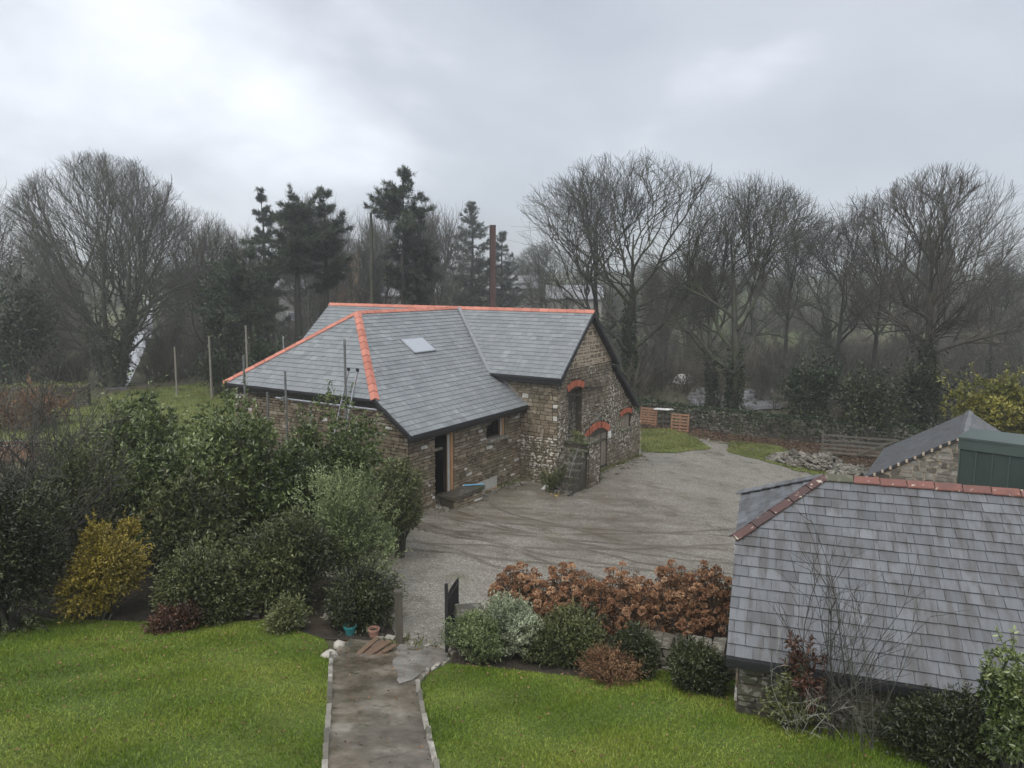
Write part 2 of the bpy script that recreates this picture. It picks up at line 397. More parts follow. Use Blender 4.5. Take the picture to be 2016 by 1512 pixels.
m.col(c); m.rough(m.mix(pud, m.ramp(damp, [(0., .62), (.75, .36)]), .16))
m.bump(m.math('SUBTRACT', m.math('ADD', vg.outputs[0], m.math('MULTIPLY', m.noise(2., p, 5), 1.6)), m.math('MULTIPLY', trk, 3.)), .6, .018)
m = NT('path_concrete'); p = m.pos()
c = m.ramp(m.noise(1.3, p, 7, .65), [(.35, (.07, .058, .04)), (.52, (.15, .128, .098)), (.68, (.27, .24, .195))])
c = m.mix(m.ramp(m.noise(3., p, 6, .7), [(.55, 0.), (.66, .8)]), c, (.05, .05, .025)); m.col(c)
m.rough(m.ramp(m.noise(.8, p, 4), [(.44, .05), (.6, .45)])); m.bump(m.noise(18., p, 6), .25, .008)
m = NT('sheen_concrete'); p = m.pos(); m.col(m.ramp(m.noise(2.2, p, 6, .65), [(.35, (.14, .128, .108)), (.65, (.31, .295, .27))])); m.rough(m.ramp(m.noise(1.2, p, 4), [(.4, .06), (.65, .3)])); m.spec(.7)  # paler concrete tone, with the bright wet sheen put into its colour
m = NT('lane_wet'); p = m.pos(); m.col(m.ramp(m.noise(.7, p, 5), [(.3, (.19, .19, .195)), (.7, (.32, .32, .33))])); m.rough(m.ramp(m.noise(.5, p, 4), [(.4, .12), (.7, .4)])); m.spec(.6)

# ------------------------------------------------------------------ ground and sheets
def grid_axis(lo, hi, n0, n1, step):
    core = np.arange(n0, n1+1e-6, step); out_hi = []; s = step; x = n1
    while x < hi: s *= 1.18; x = min(hi, x+s); out_hi.append(x)
    out_lo = []; s = step; x = n0
    while x > lo: s *= 1.18; x = max(lo, x-s); out_lo.append(x)
    return np.concatenate([out_lo[::-1], core, out_hi])
gx = grid_axis(-700, 700, -36, 36, .75); gy = grid_axis(-700, 700, 2, 72, .75)
XX, YY = np.meshgrid(gx, gy, indexing='ij'); V = np.stack([XX, YY, G(XX, YY)], -1).reshape(-1, 3)
nx, ny = len(gx), len(gy)
ii, jj = np.meshgrid(np.arange(nx-1), np.arange(ny-1), indexing='ij'); b0 = (ii*ny+jj).ravel()
ground = tag(obj('ground', mesh_np('ground', V, quads=np.stack([b0, b0+ny, b0+ny+1, b0+1], 1), smooth=True), 'ground_earth'), kind='structure')
def wiggle(poly, amp, step=.5, seed=0):
    r = np.random.default_rng(seed); out = []
    poly = [np.array(p[:2], float) for p in poly]
    for a, b in zip(poly, poly[1:]+poly[:1]):
        n = max(1, int(np.linalg.norm(b-a)/step)); d = (b-a)/(np.linalg.norm(b-a)+1e-9); nn = np.array([-d[1], d[0]])
        for k in range(n): out.append(a+(b-a)*k/n+nn*r.uniform(-amp, amp))
    return out
def drape(name, poly, mat, off, step=.8, amp=.0, seed=0, wstep=.5, parent=None):
    if amp: poly = wiggle(poly, amp, wstep, seed)
    bm = bmesh.new(); bm.faces.new([bm.verts.new((p[0], p[1], 0)) for p in poly])
    P = np.array([p[:2] for p in poly], float); lo, hi = P.min(0), P.max(0)
    for ax in (0, 1):
        for c in np.arange(math.ceil(lo[ax]/step)*step, hi[ax], step):
            co = [0, 0, 0]; no = [0, 0, 0]; co[ax] = c; no[ax] = 1
            bmesh.ops.bisect_plane(bm, geom=bm.verts[:]+bm.edges[:]+bm.faces[:], plane_co=co, plane_no=no)
    for v in bm.verts: v.co.z = gz(v.co.x, v.co.y)+(off(v.co.y) if callable(off) else off)
    bmesh.ops.recalc_face_normals(bm, faces=bm.faces)
    if sum(f.normal.z for f in bm.faces) < 0: bmesh.ops.reverse_faces(bm, faces=bm.faces)
    me = bpy.data.meshes.new(name); bm.to_mesh(me); bm.free()
    o = obj(name, me, mat, parent)
    if parent is None: tag(o, kind='structure')
    return o
def inside(poly, X, Y):
    P = np.array([p[:2] for p in poly], float); r = np.zeros(X.shape, bool)
    for (x0, y0), (x1, y1) in zip(P, np.roll(P, -1, 0)):
        c = ((y0 > Y) != (y1 > Y)) & (X < (x1-x0)*(Y-y0)/(y1-y0+1e-12)+x0); r ^= c
    return r
def PX(*pts): return [atg(*p) for p in pts]
yard_poly = [(-7.5, 17.2), (-8.5, 23), (-6, 28), (0, 38), (4, 44), (9, 47), (11.5, 45.5), (15, 41), (17, 36), (21, 31), (15, 21), (9, 18.2), (5, 16.5), (0, 16.0), (-1.2, 15.2), (-2.3, 15.2), (-3.2, 16.6)]
drape('gravel_yard', yard_poly, 'gravel', .02, .8, .18, 1)
lawnL = wiggle(PX((-260, 1230), (100, 1218), (330, 1232), (520, 1225), (640, 1262), (652, 1300), (648, 1400), (640, 1512), (630, 1700), (-500, 1700)), .05, .4, 3)
lawnR = wiggle(PX((822, 1352), (845, 1325), (885, 1309), (960, 1318), (1080, 1330), (1180, 1340), (1300, 1322), (1430, 1335), (1500, 1362), (1560, 1420), (1680, 1440), (1780, 1480), (2016, 1540), (2200, 1700), (900, 1700), (858, 1512), (835, 1420)), .04, .4, 4)
lawn_l = drape('lawn', lawnL, 'lawn_ground', .035, .8)
lawn_r = drape('lawn', lawnR, 'lawn_ground', .035, .8)
pathp = PX((652, 1300), (668, 1275), (690, 1262), (780, 1268), (880, 1285), (886, 1308), (845, 1325), (822, 1352), (835, 1420), (858, 1512), (885, 1700), (630, 1700), (640, 1512), (648, 1400))
path = drape('garden_path', pathp, 'path_concrete', .045, .6)
drape('painted_wet_sheen', PX((786, 1270), (830, 1272), (880, 1286), (884, 1305), (848, 1320), (812, 1345), (786, 1352), (775, 1310)), 'sheen_concrete', .058, .5, .03, 12, .2)  # added pale sheet on the path, imitating the shine of a water film
bed = drape('flower_bed', PX((-300, 1060), (0, 1075), (300, 1085), (620, 1130), (770, 1165), (775, 1262), (690, 1262), (640, 1262), (520, 1225), (330, 1232), (100, 1218), (-260, 1230)), 'bed_soil', .03, .8, .1, 5)
bed2 = drape('flower_bed', PX((890, 1260), (960, 1215), (1200, 1235), (1430, 1250), (1480, 1290), (1990, 1400), (2100, 1530), (1780, 1480), (1680, 1440), (1560, 1420), (1500, 1362), (1430, 1335), (1300, 1322), (1180, 1340), (1080, 1330), (960, 1318), (885, 1309)), 'bed_soil', .028, .8, .05, 6)
padp = PX((-60, 845), (60, 812), (140, 800), (235, 772), (330, 762), (440, 752), (520, 760), (500, 800), (420, 900), (250, 900), (60, 900))
paddock = drape('paddock', padp, 'paddock_ground', .03, 1.2, .15, 7)
vg1 = PX((1262, 846), (1330, 846), (1376, 868), (1400, 886), (1330, 893), (1262, 892))
vg2 = PX((1440, 868), (1530, 880), (1610, 912), (1700, 930), (1800, 950), (1790, 962), (1690, 945), (1600, 935), (1500, 908), (1430, 890))
drape('grass_verge', vg1, 'paddock_ground', .05, .8, .25, 8, .4); drape('grass_verge', vg2, 'paddock_ground', .05, .8, .2, 9, .4)
drape('lane', [(-30.2, 58.5), (-31.9, 58.5), (-43.2, 84), (-54.5, 110), (-73.5, 150), (-99.5, 206), (-97, 206), (-71.2, 150), (-52.3, 110), (-41.2, 84)], 'lane_wet', lambda y: .03+min(.16, max(0, (y-62)*.006)), 2.)
drape('wet_track', PX((1352, 800), (1362, 768), (1410, 762), (1440, 775), (1500, 762), (1545, 772), (1540, 808), (1450, 812)), 'lane_wet', .12, 1., .2, 10)

# ------------------------------------------------------------------ building toolkit
def clip_poly(sub, lo, hi):
    """clip polygon [(a,b)] to the rectangle lo..hi"""
    out = list(sub)
    for ax, val, keep in ((0, lo[0], 1), (0, hi[0], -1), (1, lo[1], 1), (1, hi[1], -1)):
        inp = out; out = []
        for i in range(len(inp)):
            p, q = inp[i-1], inp[i]; dp, dq = keep*(p[ax]-val), keep*(q[ax]-val)
            if (dp >= 0) != (dq >= 0):
                k = dp/(dp-dq); out.append((p[0]+(q[0]-p[0])*k, p[1]+(q[1]-p[1])*k))
            if dq >= 0: out.append(q)
        if len(out) < 3: return []
    res = [out[0]]
    for p in out[1:]:
        if abs(p[0]-res[-1][0])+abs(p[1]-res[-1][1]) > 2e-3: res.append(p)
    if len(res) > 2 and abs(res[0][0]-res[-1][0])+abs(res[0][1]-res[-1][1]) < 2e-3: res.pop()
    return res if len(res) > 2 else []
def parea(p): return .5*abs(sum(p[i-1][0]*p[i][1]-p[i][0]*p[i-1][1] for i in range(len(p))))
def plane_frame(pts, adir):
    pts = [Vector(p) for p in pts]; a = Vector(adir).normalized()
    n = Vector((0, 0, 0))
    for i in range(len(pts)): n += (pts[i-1]-pts[0]).cross(pts[i]-pts[0])
    n.normalize()
    if n.z < 0: n = -n
    a = (a-n*a.dot(n)).normalized(); b = n.cross(a)
    if b.z < 0: b = -b; a = -a
    return pts[0], a, b, n
def slates(pts, adir, width=.27, gauge=.225, seed=0, lift=.02, wj=.12, tintf=None):
    """list of pieces (verts, faces, tint) covering the roof plane polygon; real lapped slates"""
    r = random.Random(seed); O, a, b, n = plane_frame(pts, adir)
    poly = [((Vector(p)-O).dot(a), (Vector(p)-O).dot(b)) for p in pts]
    A = [p[0] for p in poly]; B = [p[1] for p in poly]; out = []; row = 0; y = min(B)
    while y < max(B):
        x = min(A)-width*(1 if row % 2 else .5)-r.uniform(0, .03)
        while x < max(A):
            w_ = width*(1+r.uniform(-wj, wj)); dy = r.uniform(-.006, .006); g0 = .004
            pl = clip_poly(poly, (x+g0, y+dy), (x+w_-g0, y+gauge+.03))
            if pl and parea(pl) > .002:
                tw_ = r.uniform(-.003, .003); hi = lift+r.uniform(-.003, .004); k = len(pl); vs = []
                for lvl in (0, 1):
                    for (u, v) in pl:
                        f = 1-(v-y)/(gauge+.03); h = .004+hi*f+tw_*((u-x)/w_)
                        if lvl == 0: h -= .013
                        vs.append(O+a*u+b*v+n*h)
                fs = [list(range(k, 2*k))]+[[i, (i+1) % k, k+(i+1) % k, k+i] for i in range(k)]
                tt = (r.gauss(.5, .13) if r.random() > .03 else r.choice((.1, .9))) if tintf is None else tintf(r, row)
                out.append((vs, fs, min(1, max(0, tt))))
            x += w_
        y += gauge; row += 1
    return out
def seen_area(piece, mw):
    P = np.array([mw @ v for v in piece[0]]); q = proj(P)
    if q[:, 0].max() < 0 or q[:, 0].min() > 2016 or q[:, 1].min() > 1512: return 0
    return float((q[:, 0].max()-q[:, 0].min())*(q[:, 1].max()-q[:, 1].min()))
def scatter_pieces(pieces, name, rest_name, root, parent, limit=300):
    """pieces (verts, faces, tint, mat, score): the `limit` best become objects of their own, the rest one joined stuff part"""
    pieces = sorted(pieces, key=lambda p: -p[4])
    for p in pieces[:limit]:
        mb = MB(); mb.add(p[0], p[1], p[2]); mb.build(name, p[3], parent)
    rest = {}
    for p in pieces[limit:]:
        rest.setdefault(p[3], MB()).add(p[0], p[1], p[2])
    for mname, mb in rest.items(): tag(mb.build(rest_name, mname, parent), kind='stuff')
def slab(mb, pts, th, tint=.5):
    """closed slab hanging `th` below a planar polygon"""
    k = len(pts); vs = [Vector(p) for p in pts]+[Vector(p)-Vector((0, 0, th)) for p in pts]
    mb.add(vs, [list(range(k)), list(range(2*k-1, k-1, -1))]+[[i, (i+1) % k, k+(i+1) % k, k+i] for i in range(k)], tint)
def ridge_tiles(A, B, n1, n2, leg, L, mat, parent, seed=0, lift=.055, tints=(.3, .8)):
    r = random.Random(seed); A = Vector(A); B = Vector(B); d = (B-A).normalized(); tot = (B-A).length
    sides = []
    for nn in (n1, n2):
        v = d.cross(Vector(nn)).normalized()
        if v.z > 0: v = -v
        sides.append(v)
    up = (-(sides[0]+sides[1])).normalized()
    N_ = max(1, round(tot/L)); L = tot/N_
    for i in range(N_):
        mb = MB(); vs = []
        for s_, ex in ((i*L+.009, .0), ((i+1)*L-.009, .012)):
            c = A+d*s_+up*(lift+ex+r.uniform(-.004, .004))
            prof = [c+sides[0]*leg, c+sides[0]*leg*.35+up*.012, c+up*.02, c+sides[1]*leg*.35+up*.012, c+sides[1]*leg]
            inn = [q-up*.022 for q in prof]; vs += prof+inn[::-1]
        fs = [[j, (j+1) % 10, 10+(j+1) % 10, 10+j] for j in range(10)]+[list(range(10))[::-1], list(range(10, 20))]
        mb.add(vs, fs, r.uniform(*tints)); mb.build('ridge_tile', mat, parent)
def stone_pieces(O, A, Nrm, ext, b0, b1, holes, matf, root_m, seed, hr=(.15, .30), wr=(.16, .5), proud=(.015, .045), joint=.010, jit=.018, tintf=None):
    """coursed rubble on a wall face. ext(b)->(a0,a1); holes [(a0,a1,b0,b1)]; matf(a,b)->material name"""
    r = random.Random(seed); O = Vector(O); A = Vector(A); Nrm = Vector(Nrm); Z = Vector((0, 0, 1)); out = []; b = b0
    def stone(x0, x1, y0, y1):
        if x1-x0 < .05 or y1-y0 < .03: return
        x0 += joint; x1 -= joint; y0 += joint; y1 -= joint; q = []
        cw = min(.35*(x1-x0), r.uniform(.015, .06)); ch = min(.35*(y1-y0), r.uniform(.012, .04))
        for (px_, py_, sx_, sy_) in ((x0, y0, 1, 1), (x1, y0, -1, 1), (x1, y1, -1, -1), (x0, y1, 1, -1)):
            jx, jy = r.uniform(-jit, jit), r.uniform(-jit, jit); cwl = cw*r.uniform(.3, 1.2); chl = ch*r.uniform(.3, 1.2)
            p1 = (px_+jx+sx_*cwl, py_+jy); p2 = (px_+jx, py_+jy+sy_*chl)
            q += [p2, p1] if sx_*sy_ > 0 else [p1, p2]
        cx_ = (x0+x1)/2; cy_ = (y0+y1)/2; h = r.uniform(*proud); k = 8; tilt = r.uniform(-.05, .05); vs = []
        for lvl in (0, 1):
            for (u, v) in q:
                if lvl: u, v = cx_+(u-cx_)*(1-min(.25, .014/(x1-x0))), cy_+(v-cy_)*(1-min(.3, .014/(y1-y0)))
                vs.append(O+A*u+Z*v+Nrm*((h+tilt*(v-cy_)) if lvl else -.01))
        fs = [list(range(k, 2*k))]+[[i, (i+1) % k, k+(i+1) % k, k+i] for i in range(k)]
        tt = min(1, max(0, r.gauss(.5, .27))) if tintf is None else tintf(r)
        P = (vs, fs, tt, matf(cx_, cy_)); out.append(P+(seen_area((vs,), root_m),))
    while b < b1-.03:
        bh = min(r.uniform(*hr), b1-b); mid = b+bh/2; e = ext(mid)
        if e is not None:
            iv = [e]
            for (h0, h1, v0, v1) in holes:
                if v0 < b+bh*.75 and v1 > b+bh*.25:
                    nv = []
                    for (x0, x1) in iv:
                        if h1 <= x0 or h0 >= x1: nv.append((x0, x1)); continue
                        if h0 > x0: nv.append((x0, h0))
                        if h1 < x1: nv.append((h1, x1))
                    iv = nv
            for (x0, x1) in iv:
                x = x0
                while x < x1-.02:
                    w_ = r.uniform(*wr)
                    if x1-(x+w_) < wr[0]*.7: w_ = x1-x
                    m_ = r.random()
                    if bh > .2 and m_ < .55:
                        c1 = b+bh*r.uniform(.38, .62); stone(x, x+w_, b, c1)
                        if w_ > .3 and r.random() < .5:
                            xm = x+w_*r.uniform(.35, .65); stone(x, xm, c1, b+bh); stone(xm, x+w_, c1, b+bh)
                        else: stone(x, x+w_, c1, b+bh)
                    elif bh > .26 and m_ < .75:
                        c1 = b+bh*.34; c2 = b+bh*.67; stone(x, x+w_, b, c1); stone(x, x+w_, c1, c2); stone(x, x+w_, c2, b+bh)
                    else: stone(x, x+w_, b, b+bh)
                    x += w_
        b += bh
    return out
def wall_backing(mb, O, A, Nrm, top, a0, a1, base, holes, th, cuts=()):
    """wall of thickness th; top(a)->z, piecewise linear between cuts; rectangular holes (a0,a1,b0,b1)"""
    O = Vector(O); A = Vector(A); Nrm = Vector(Nrm); Z = Vector((0, 0, 1))
    xs = sorted(set([a0, a1]+list(cuts)+[h[0] for h in holes]+[h[1] for h in holes])); xs = [x for x in xs if a0 <= x <= a1]
    for x0, x1 in zip(xs, xs[1:]):
        hs = sorted([h for h in holes if h[0] < x1-1e-6 and h[1] > x0+1e-6], key=lambda h: h[2]); lo = base; segs = []
        for h in hs: segs.append((lo, lo, h[2], h[2])); lo = h[3]
        segs.append((lo, lo, top(x0+1e-6), top(x1-1e-6)))
        for (l0, l1, t0, t1) in segs:
            if t0-l0 < .01 and t1-l1 < .01: continue
            q = [(x0, l0), (x1, l1), (x1, t1), (x0, t0)]
            vs = [O+A*u+Z*v for u, v in q]+[O+A*u+Z*v-Nrm*th for u, v in q]
            mb.add(vs, [(0, 1, 2, 3), (7, 6, 5, 4), (0, 4, 5, 1), (1, 5, 6, 2), (2, 6, 7, 3), (3, 7, 4, 0)])
def arch_bricks(O, A, Nrm, ac, half, spring, rise, th, nb, parent, dep=.05, seed=0):
    """segmental arch; each brick a wedge"""
    r = random.Random(seed); O = Vector(O); A = Vector(A); Nrm = Vector(Nrm); Z = Vector((0, 0, 1))
    R = (half*half+rise*rise)/(2*rise); cyy = spring+rise-R; ang = math.asin(half/R)
    for i in range(nb):
        t0 = -ang+2*ang*i/nb+.006; t1 = -ang+2*ang*(i+1)/nb-.006; q = []
        for tt, rr in ((t0, R), (t1, R), (t1, R+th), (t0, R+th)): q.append((ac+rr*math.sin(tt), cyy+rr*math.cos(tt)))
        d = dep+r.uniform(-.006, .008)
        vs = [O+A*u+Z*v-Nrm*.12 for u, v in q]+[O+A*u+Z*v+Nrm*d for u, v in q]
        mb = MB(); mb.add(vs, [(3, 2, 1, 0), (4, 5, 6, 7), (0, 1, 5, 4), (1, 2, 6, 5), (2, 3, 7, 6), (3, 0, 4, 7)], r.random()); mb.build('brick', 'brick', parent)

# ------------------------------------------------------------------ the barn (local x along the main ridge, y towards the wing)
BO = (3.6168, 33.3269); BA = .551
barn = empty('stone_barn', (BO[0], BO[1], 0), PI-BA, label='L shaped stone barn with new grey slate roofs and orange ridge tiles', cat='barn')
BM = Matrix.Translation((BO[0], BO[1], 0)) @ Matrix.Rotation(PI-BA, 4, 'Z')
HR, TM, WE, SM, SL, LW, TW, ZH, ZC = 6.6582, .8697, 3.05, 7.3606, 16.03, 7.08, .6982, 3.8375, 2.7266
ZE = HR-WE*TM; DH = (HR-ZH)/TW; TH = 10.61; SC = SM-(HR-ZC)/TW; SHR = SM-DH
mz = lambda t: HR-abs(t)*TM
rz_ = lambda s: HR-abs(SM-s)*TW
VS = WE*TM/TW
CB = -5.5; CZ0 = mz(2.8)-.16; CZ1 = CZ0-.80*(-CB-2.6)
planes = {
 'main_near': ([(0, 0, HR), (0, WE, ZE), (SM-VS, WE, ZE), (SM, 0, HR)], (1, 0, 0)),
 'main_near_left': ([(SM, 0, HR), (SM+VS, WE, ZE), (SL, WE, ZE), (SL, 0, HR)], (1, 0, 0)),
 'main_far': ([(0, 0, HR), (SL, 0, HR), (SL, -2.85, mz(2.85)), (0, -2.85, mz(2.85))], (1, 0, 0)),
 'lean': ([(0, -2.6, CZ0), (SL, -2.6, CZ0), (SL, CB, CZ1), (0, CB, CZ1)], (1, 0, 0)),
 'wing_right': ([(SM, 0, HR), (SM-VS+.03, WE-.03, ZE), (3.3, 2.79, rz_(3.3)), (SC, 2.79, ZC), (SC, TH, ZC), (SHR, TH, ZH), (SM, LW, HR)], (0, 1, 0)),
 'wing_left': ([(SM, 0, HR), (SM+VS, WE, ZE), (SM+DH, WE, ZH), (SM+DH, TH, ZH), (SM, LW, HR)], (0, 1, 0)),
 'hip': ([(SM, LW, HR), (SM+DH, TH, ZH), (SHR, TH, ZH)], (1, 0, 0)),
}
nrm = {k: plane_frame(*v)[3] for k, v in planes.items()}
roofm = MB()
for k, (pts, ad) in planes.items(): slab(roofm, pts, .10)
roof = roofm.build('roof', 'roof_under', barn)
pcs = []
for i, (k, (pts, ad)) in enumerate(planes.items()):
    for (vs, fs, tt) in slates(pts, ad, .30, .235, 100+i):
        sc = seen_area((vs,), BM) if k in ('main_near', 'wing_right', 'hip', 'main_near_left') else 0
        pcs.append((vs, fs, tt, 'slate_new', sc))
scatter_pieces(pcs, 'slate', 'slate_field', barn, roof)
ridge_tiles((-.01, 0, HR), (SM, 0, HR), nrm['main_near'], nrm['main_far'], .17, .45, 'terracotta', roof, 1, tints=(0., 1.))
ridge_tiles((SM, 0, HR), (SL, 0, HR), nrm['main_near_left'], nrm['main_far'], .17, .45, 'terracotta', roof, 2, tints=(0., 1.))
ridge_tiles((SM, .12, HR), (SM, LW, HR), nrm['wing_right'], nrm['wing_left'], .17, .45, 'terracotta', roof, 3, tints=(0., 1.))
ridge_tiles((SM, LW, HR), (SM+DH, TH, ZH), nrm['hip'], nrm['wing_left'], .17, .45, 'terracotta', roof, 4, tints=(0., 1.))
ridge_tiles((SM, LW, HR), (SHR, TH, ZH), nrm['hip'], nrm['wing_right'], .17, .45, 'terracotta', roof, 5, tints=(0., 1.))
# lead valley and abutment flashing
mb = MB()
for (A_, B_, wd) in (((SM-.1, .1, HR-.02), (SM-VS+.05, WE-.05, ZE+.06), .17), ):
    A_ = Vector(A_); B_ = Vector(B_); d = (B_-A_).normalized(); sd_ = d.cross(Vector((0, 0, 1))).normalized()
    A_.z += .05; B_.z += .03
    n_ = sd_.cross(d)
    mb.add([A_+sd_*wd/2+n_*.02, A_, A_-sd_*wd/2+n_*.02, B_+sd_*wd/2+n_*.02, B_, B_-sd_*wd/2+n_*.02], [(0, 1, 4, 3), (1, 2, 5, 4)])
mb.build('valley_flashing', 'lead', roof)
mb = MB(); z0 = rz_(3.35); mb.add([(3.35, 2.77, z0+.16), (SC+.05, 2.77, ZC+.16+.03), (SC+.05, 2.77, ZC+.02), (3.35, 2.77, z0+.02), (3.35, 2.95, z0+.035), (SC+.05, 2.95, ZC+.05)], [(0, 1, 2, 3), (3, 2, 5, 4)]); mb.build('abutment_flashing', 'lead', roof)
# rooflight
O_, a_, b_, n_ = plane_frame(*planes['wing_right'])
def RL(s, t, h): return Vector((s, t, rz_(s)))+n_*h
sk = MB(); q = [(5.02, 4.92), (5.75, 4.92), (5.75, 6.35), (5.02, 6.35)]
for (s0, t0), (s1, t1) in zip(q, q[1:]+q[:1]): sk.bar(RL(s0, t0, .045), RL(s1, t1, .045), .055, .07, up=n_)
skf = sk.build('rooflight_frame', 'lead', roof)
sk = MB(); sk.add([RL(s, t, .075) for s, t in q]+[RL(s, t, .05) for s, t in q], [(0, 1, 2, 3), (7, 6, 5, 4), (0, 4, 5, 1), (1, 5, 6, 2), (2, 6, 7, 3), (3, 7, 4, 0)]); sk.build('pane', 'rooflight_glass', skf)
# fascias, gutters, verge boards
def gutter(name, A_, B_, off):
    mb = MB(); A_ = Vector(A_); B_ = Vector(B_); o_ = Vector(off)
    mb.bar(A_-o_*.06+Vector((0, 0, -.16)), B_-o_*.06+Vector((0, 0, -.16)), .03, .2)
    f = mb.build('fascia', 'dark_fascia', roof)
    mb = MB(); pr = []; d = (B_-A_).normalized()
    for P_ in (A_, B_):
        for k in range(7):
            an = PI*k/6; pr.append(P_+o_*(.045-.06*math.cos(an))+Vector((0, 0, -.045-.065*math.sin(an))))
    fs = [(k, k+1, 8+k, 7+k) for k in range(6)]; mb.add(pr, fs); mb.build('gutter', 'dark_fascia', f)
gutter('g', (0, WE, ZE), (SM-VS, WE, ZE), (0, 1, 0))
gutter('g', (SC, 2.8, ZC), (SC, TH, ZC), (-1, 0, 0))
gutter('g', (SM+DH, TH, ZH), (SHR, TH, ZH), (0, 1, 0))
def verge(A_, B_, off):
    mb = MB(); mb.bar(Vector(A_)+Vector(off)+Vector((0, 0, -.10)), Vector(B_)+Vector(off)+Vector((0, 0, -.10)), .03, .2); mb.build('verge_board', 'dark_fascia', roof)
verge((0, 0, HR), (0, WE, ZE), (.02, 0, 0)); verge((0, 0, HR), (0, -2.85, mz(2.85)), (.02, 0, 0)); verge((0, -2.6, CZ0), (0, CB, CZ1), (.02, 0, 0))
verge((SHR, TH, ZH), (SC, TH, ZC), (0, -.02, 0)); verge((SL, 0, HR), (SL, WE, ZE), (-.02, 0, 0))
# walls -------------------------------------------------------------
BASE = -1.7
GS = .3
# gable (a = -t)
def gtop(a):
    t = -a
    if t > -2.6: return mz(t)-.14
    if t > -5.5: return CZ0-.14-.80*(-t-2.6)
    return CZ0-.14-.80*2.9-(-t-5.5)*.75
def gext(b):
    # solve the extents at height b
    tl = 2.75
    hi = [a for a in np.arange(-2.75, 6.42, .02) if gtop(a) >= b+.06]
    return (hi[0], hi[-1]) if hi else None
loft = (-1.82, -.50, 1.2, 3.34); gdoor = (.02, 2.30, -1.25, .90); gwin = (3.86, 5.10, .66, 1.36)
gh = [loft, gdoor, gwin]
arch_zone = []
for (ac, half, spring, rise, th) in ((-1.16, .70, 3.30, .16, .27), (1.16, 1.20, .86, .36, .30), (4.48, .68, 1.34, .13, .24)):
    R = (half*half+rise*rise)/(2*rise)+th; cyy = spring+rise-R+th
    for i in range(10):
        x0 = ac-half-.12+(2*half+.24)*i/10; x1 = x0+(2*half+.24)/10; zt = cyy+math.sqrt(max(.01, R*R-min(abs(x0-ac), abs(x1-ac))**2)); arch_zone.append((x0, x1, spring-.05, zt+.02))
mb = MB(); wall_backing(mb, (GS, 0, 0), (0, -1, 0), (-1, 0, 0), lambda a: min(gtop(a), 4.25), -2.75, 6.4, BASE, gh, .5, [-2.41, 0, 2.40, 2.6, 5.5])
gable = mb.build('wall', 'mortar', barn)
mb = MB(); wall_backing(mb, (GS, 0, 0), (0, -1, 0), (-1, 0, 0), gtop, -2.58, 2.58, 4.25, [], .5, [0]); mb.build('gable_peak', 'mortar_pale', gable)
pcs = stone_pieces((GS, 0, 0), (0, -1, 0), (-1, 0, 0), gext, BASE+.3, 4.25, gh+arch_zone, lambda a, b: 'stone_lichen', BM, 21, (.11, .23), (.10, .34), (.01, .05))
pk = stone_pieces((GS, 0, 0), (0, -1, 0), (-1, 0, 0), gext, 4.25, 6.4, [], lambda a, b: 'stone_fresh', BM, 22, (.12, .27), (.13, .42), (.004, .02), .030, .028)
allst = pcs+pk
# main wall beside the gable (a = -s)
mb = MB(); wall_backing(mb, (0, 2.75, 0), (-1, 0, 0), (0, 1, 0), lambda a: ZE-.05, -15.7, -.31, BASE, [], .5); mb.build('wall', 'mortar', barn)
allst += stone_pieces((0, 2.75, 0), (-1, 0, 0), (0, 1, 0), lambda b: (-4.6, -.3), BASE+.3, ZE-.1, [], lambda a, b: 'stone_lichen' if b < 1.5 else 'stone', BM, 23, (.11, .24), (.14, .42))
# wing side wall (a = -t)
WS = 2.1; wdoor = (-8.85, -7.68, -.05, 2.56); wwin = (-5.46, -4.08, 1.62, 2.56); wh = [wdoor, wwin]
mb = MB(); wall_backing(mb, (WS, 0, 0), (0, -1, 0), (-1, 0, 0), lambda a: ZC+.10, -10.3, -2.76, BASE, wh, .5); wall_w = mb.build('wall', 'mortar', barn)
allst += stone_pieces((WS, 0, 0), (0, -1, 0), (-1, 0, 0), lambda b: (-10.3, -2.8), BASE+.5, ZC, wh, lambda a, b: 'stone', BM, 24, (.075, .16), (.12, .46), (.012, .055))
# hip end wall (a = -s)
def htop(a):
    s = -a; return ZH+.02 if s > SHR+.1 else rz_(s)-.12
mb = MB(); wall_backing(mb, (0, 10.3, 0), (-1, 0, 0), (0, 1, 0), htop, -11.1, -2.12, BASE, [], .5, [-SHR-.1]); mb.build('wall', 'mortar', barn)
def hext(b):
    s0 = 2.12 if b < rz_(2.12)-.14 else min(SHR+.1, SM-(HR-b-.14)/TW)
    return (-11.1, -s0)
allst += stone_pieces((0, 10.3, 0), (-1, 0, 0), (0, 1, 0), hext, BASE+.5, ZH-.02, [], lambda a, b: 'stone', BM, 25, (.075, .16), (.12, .46), (.012, .055))
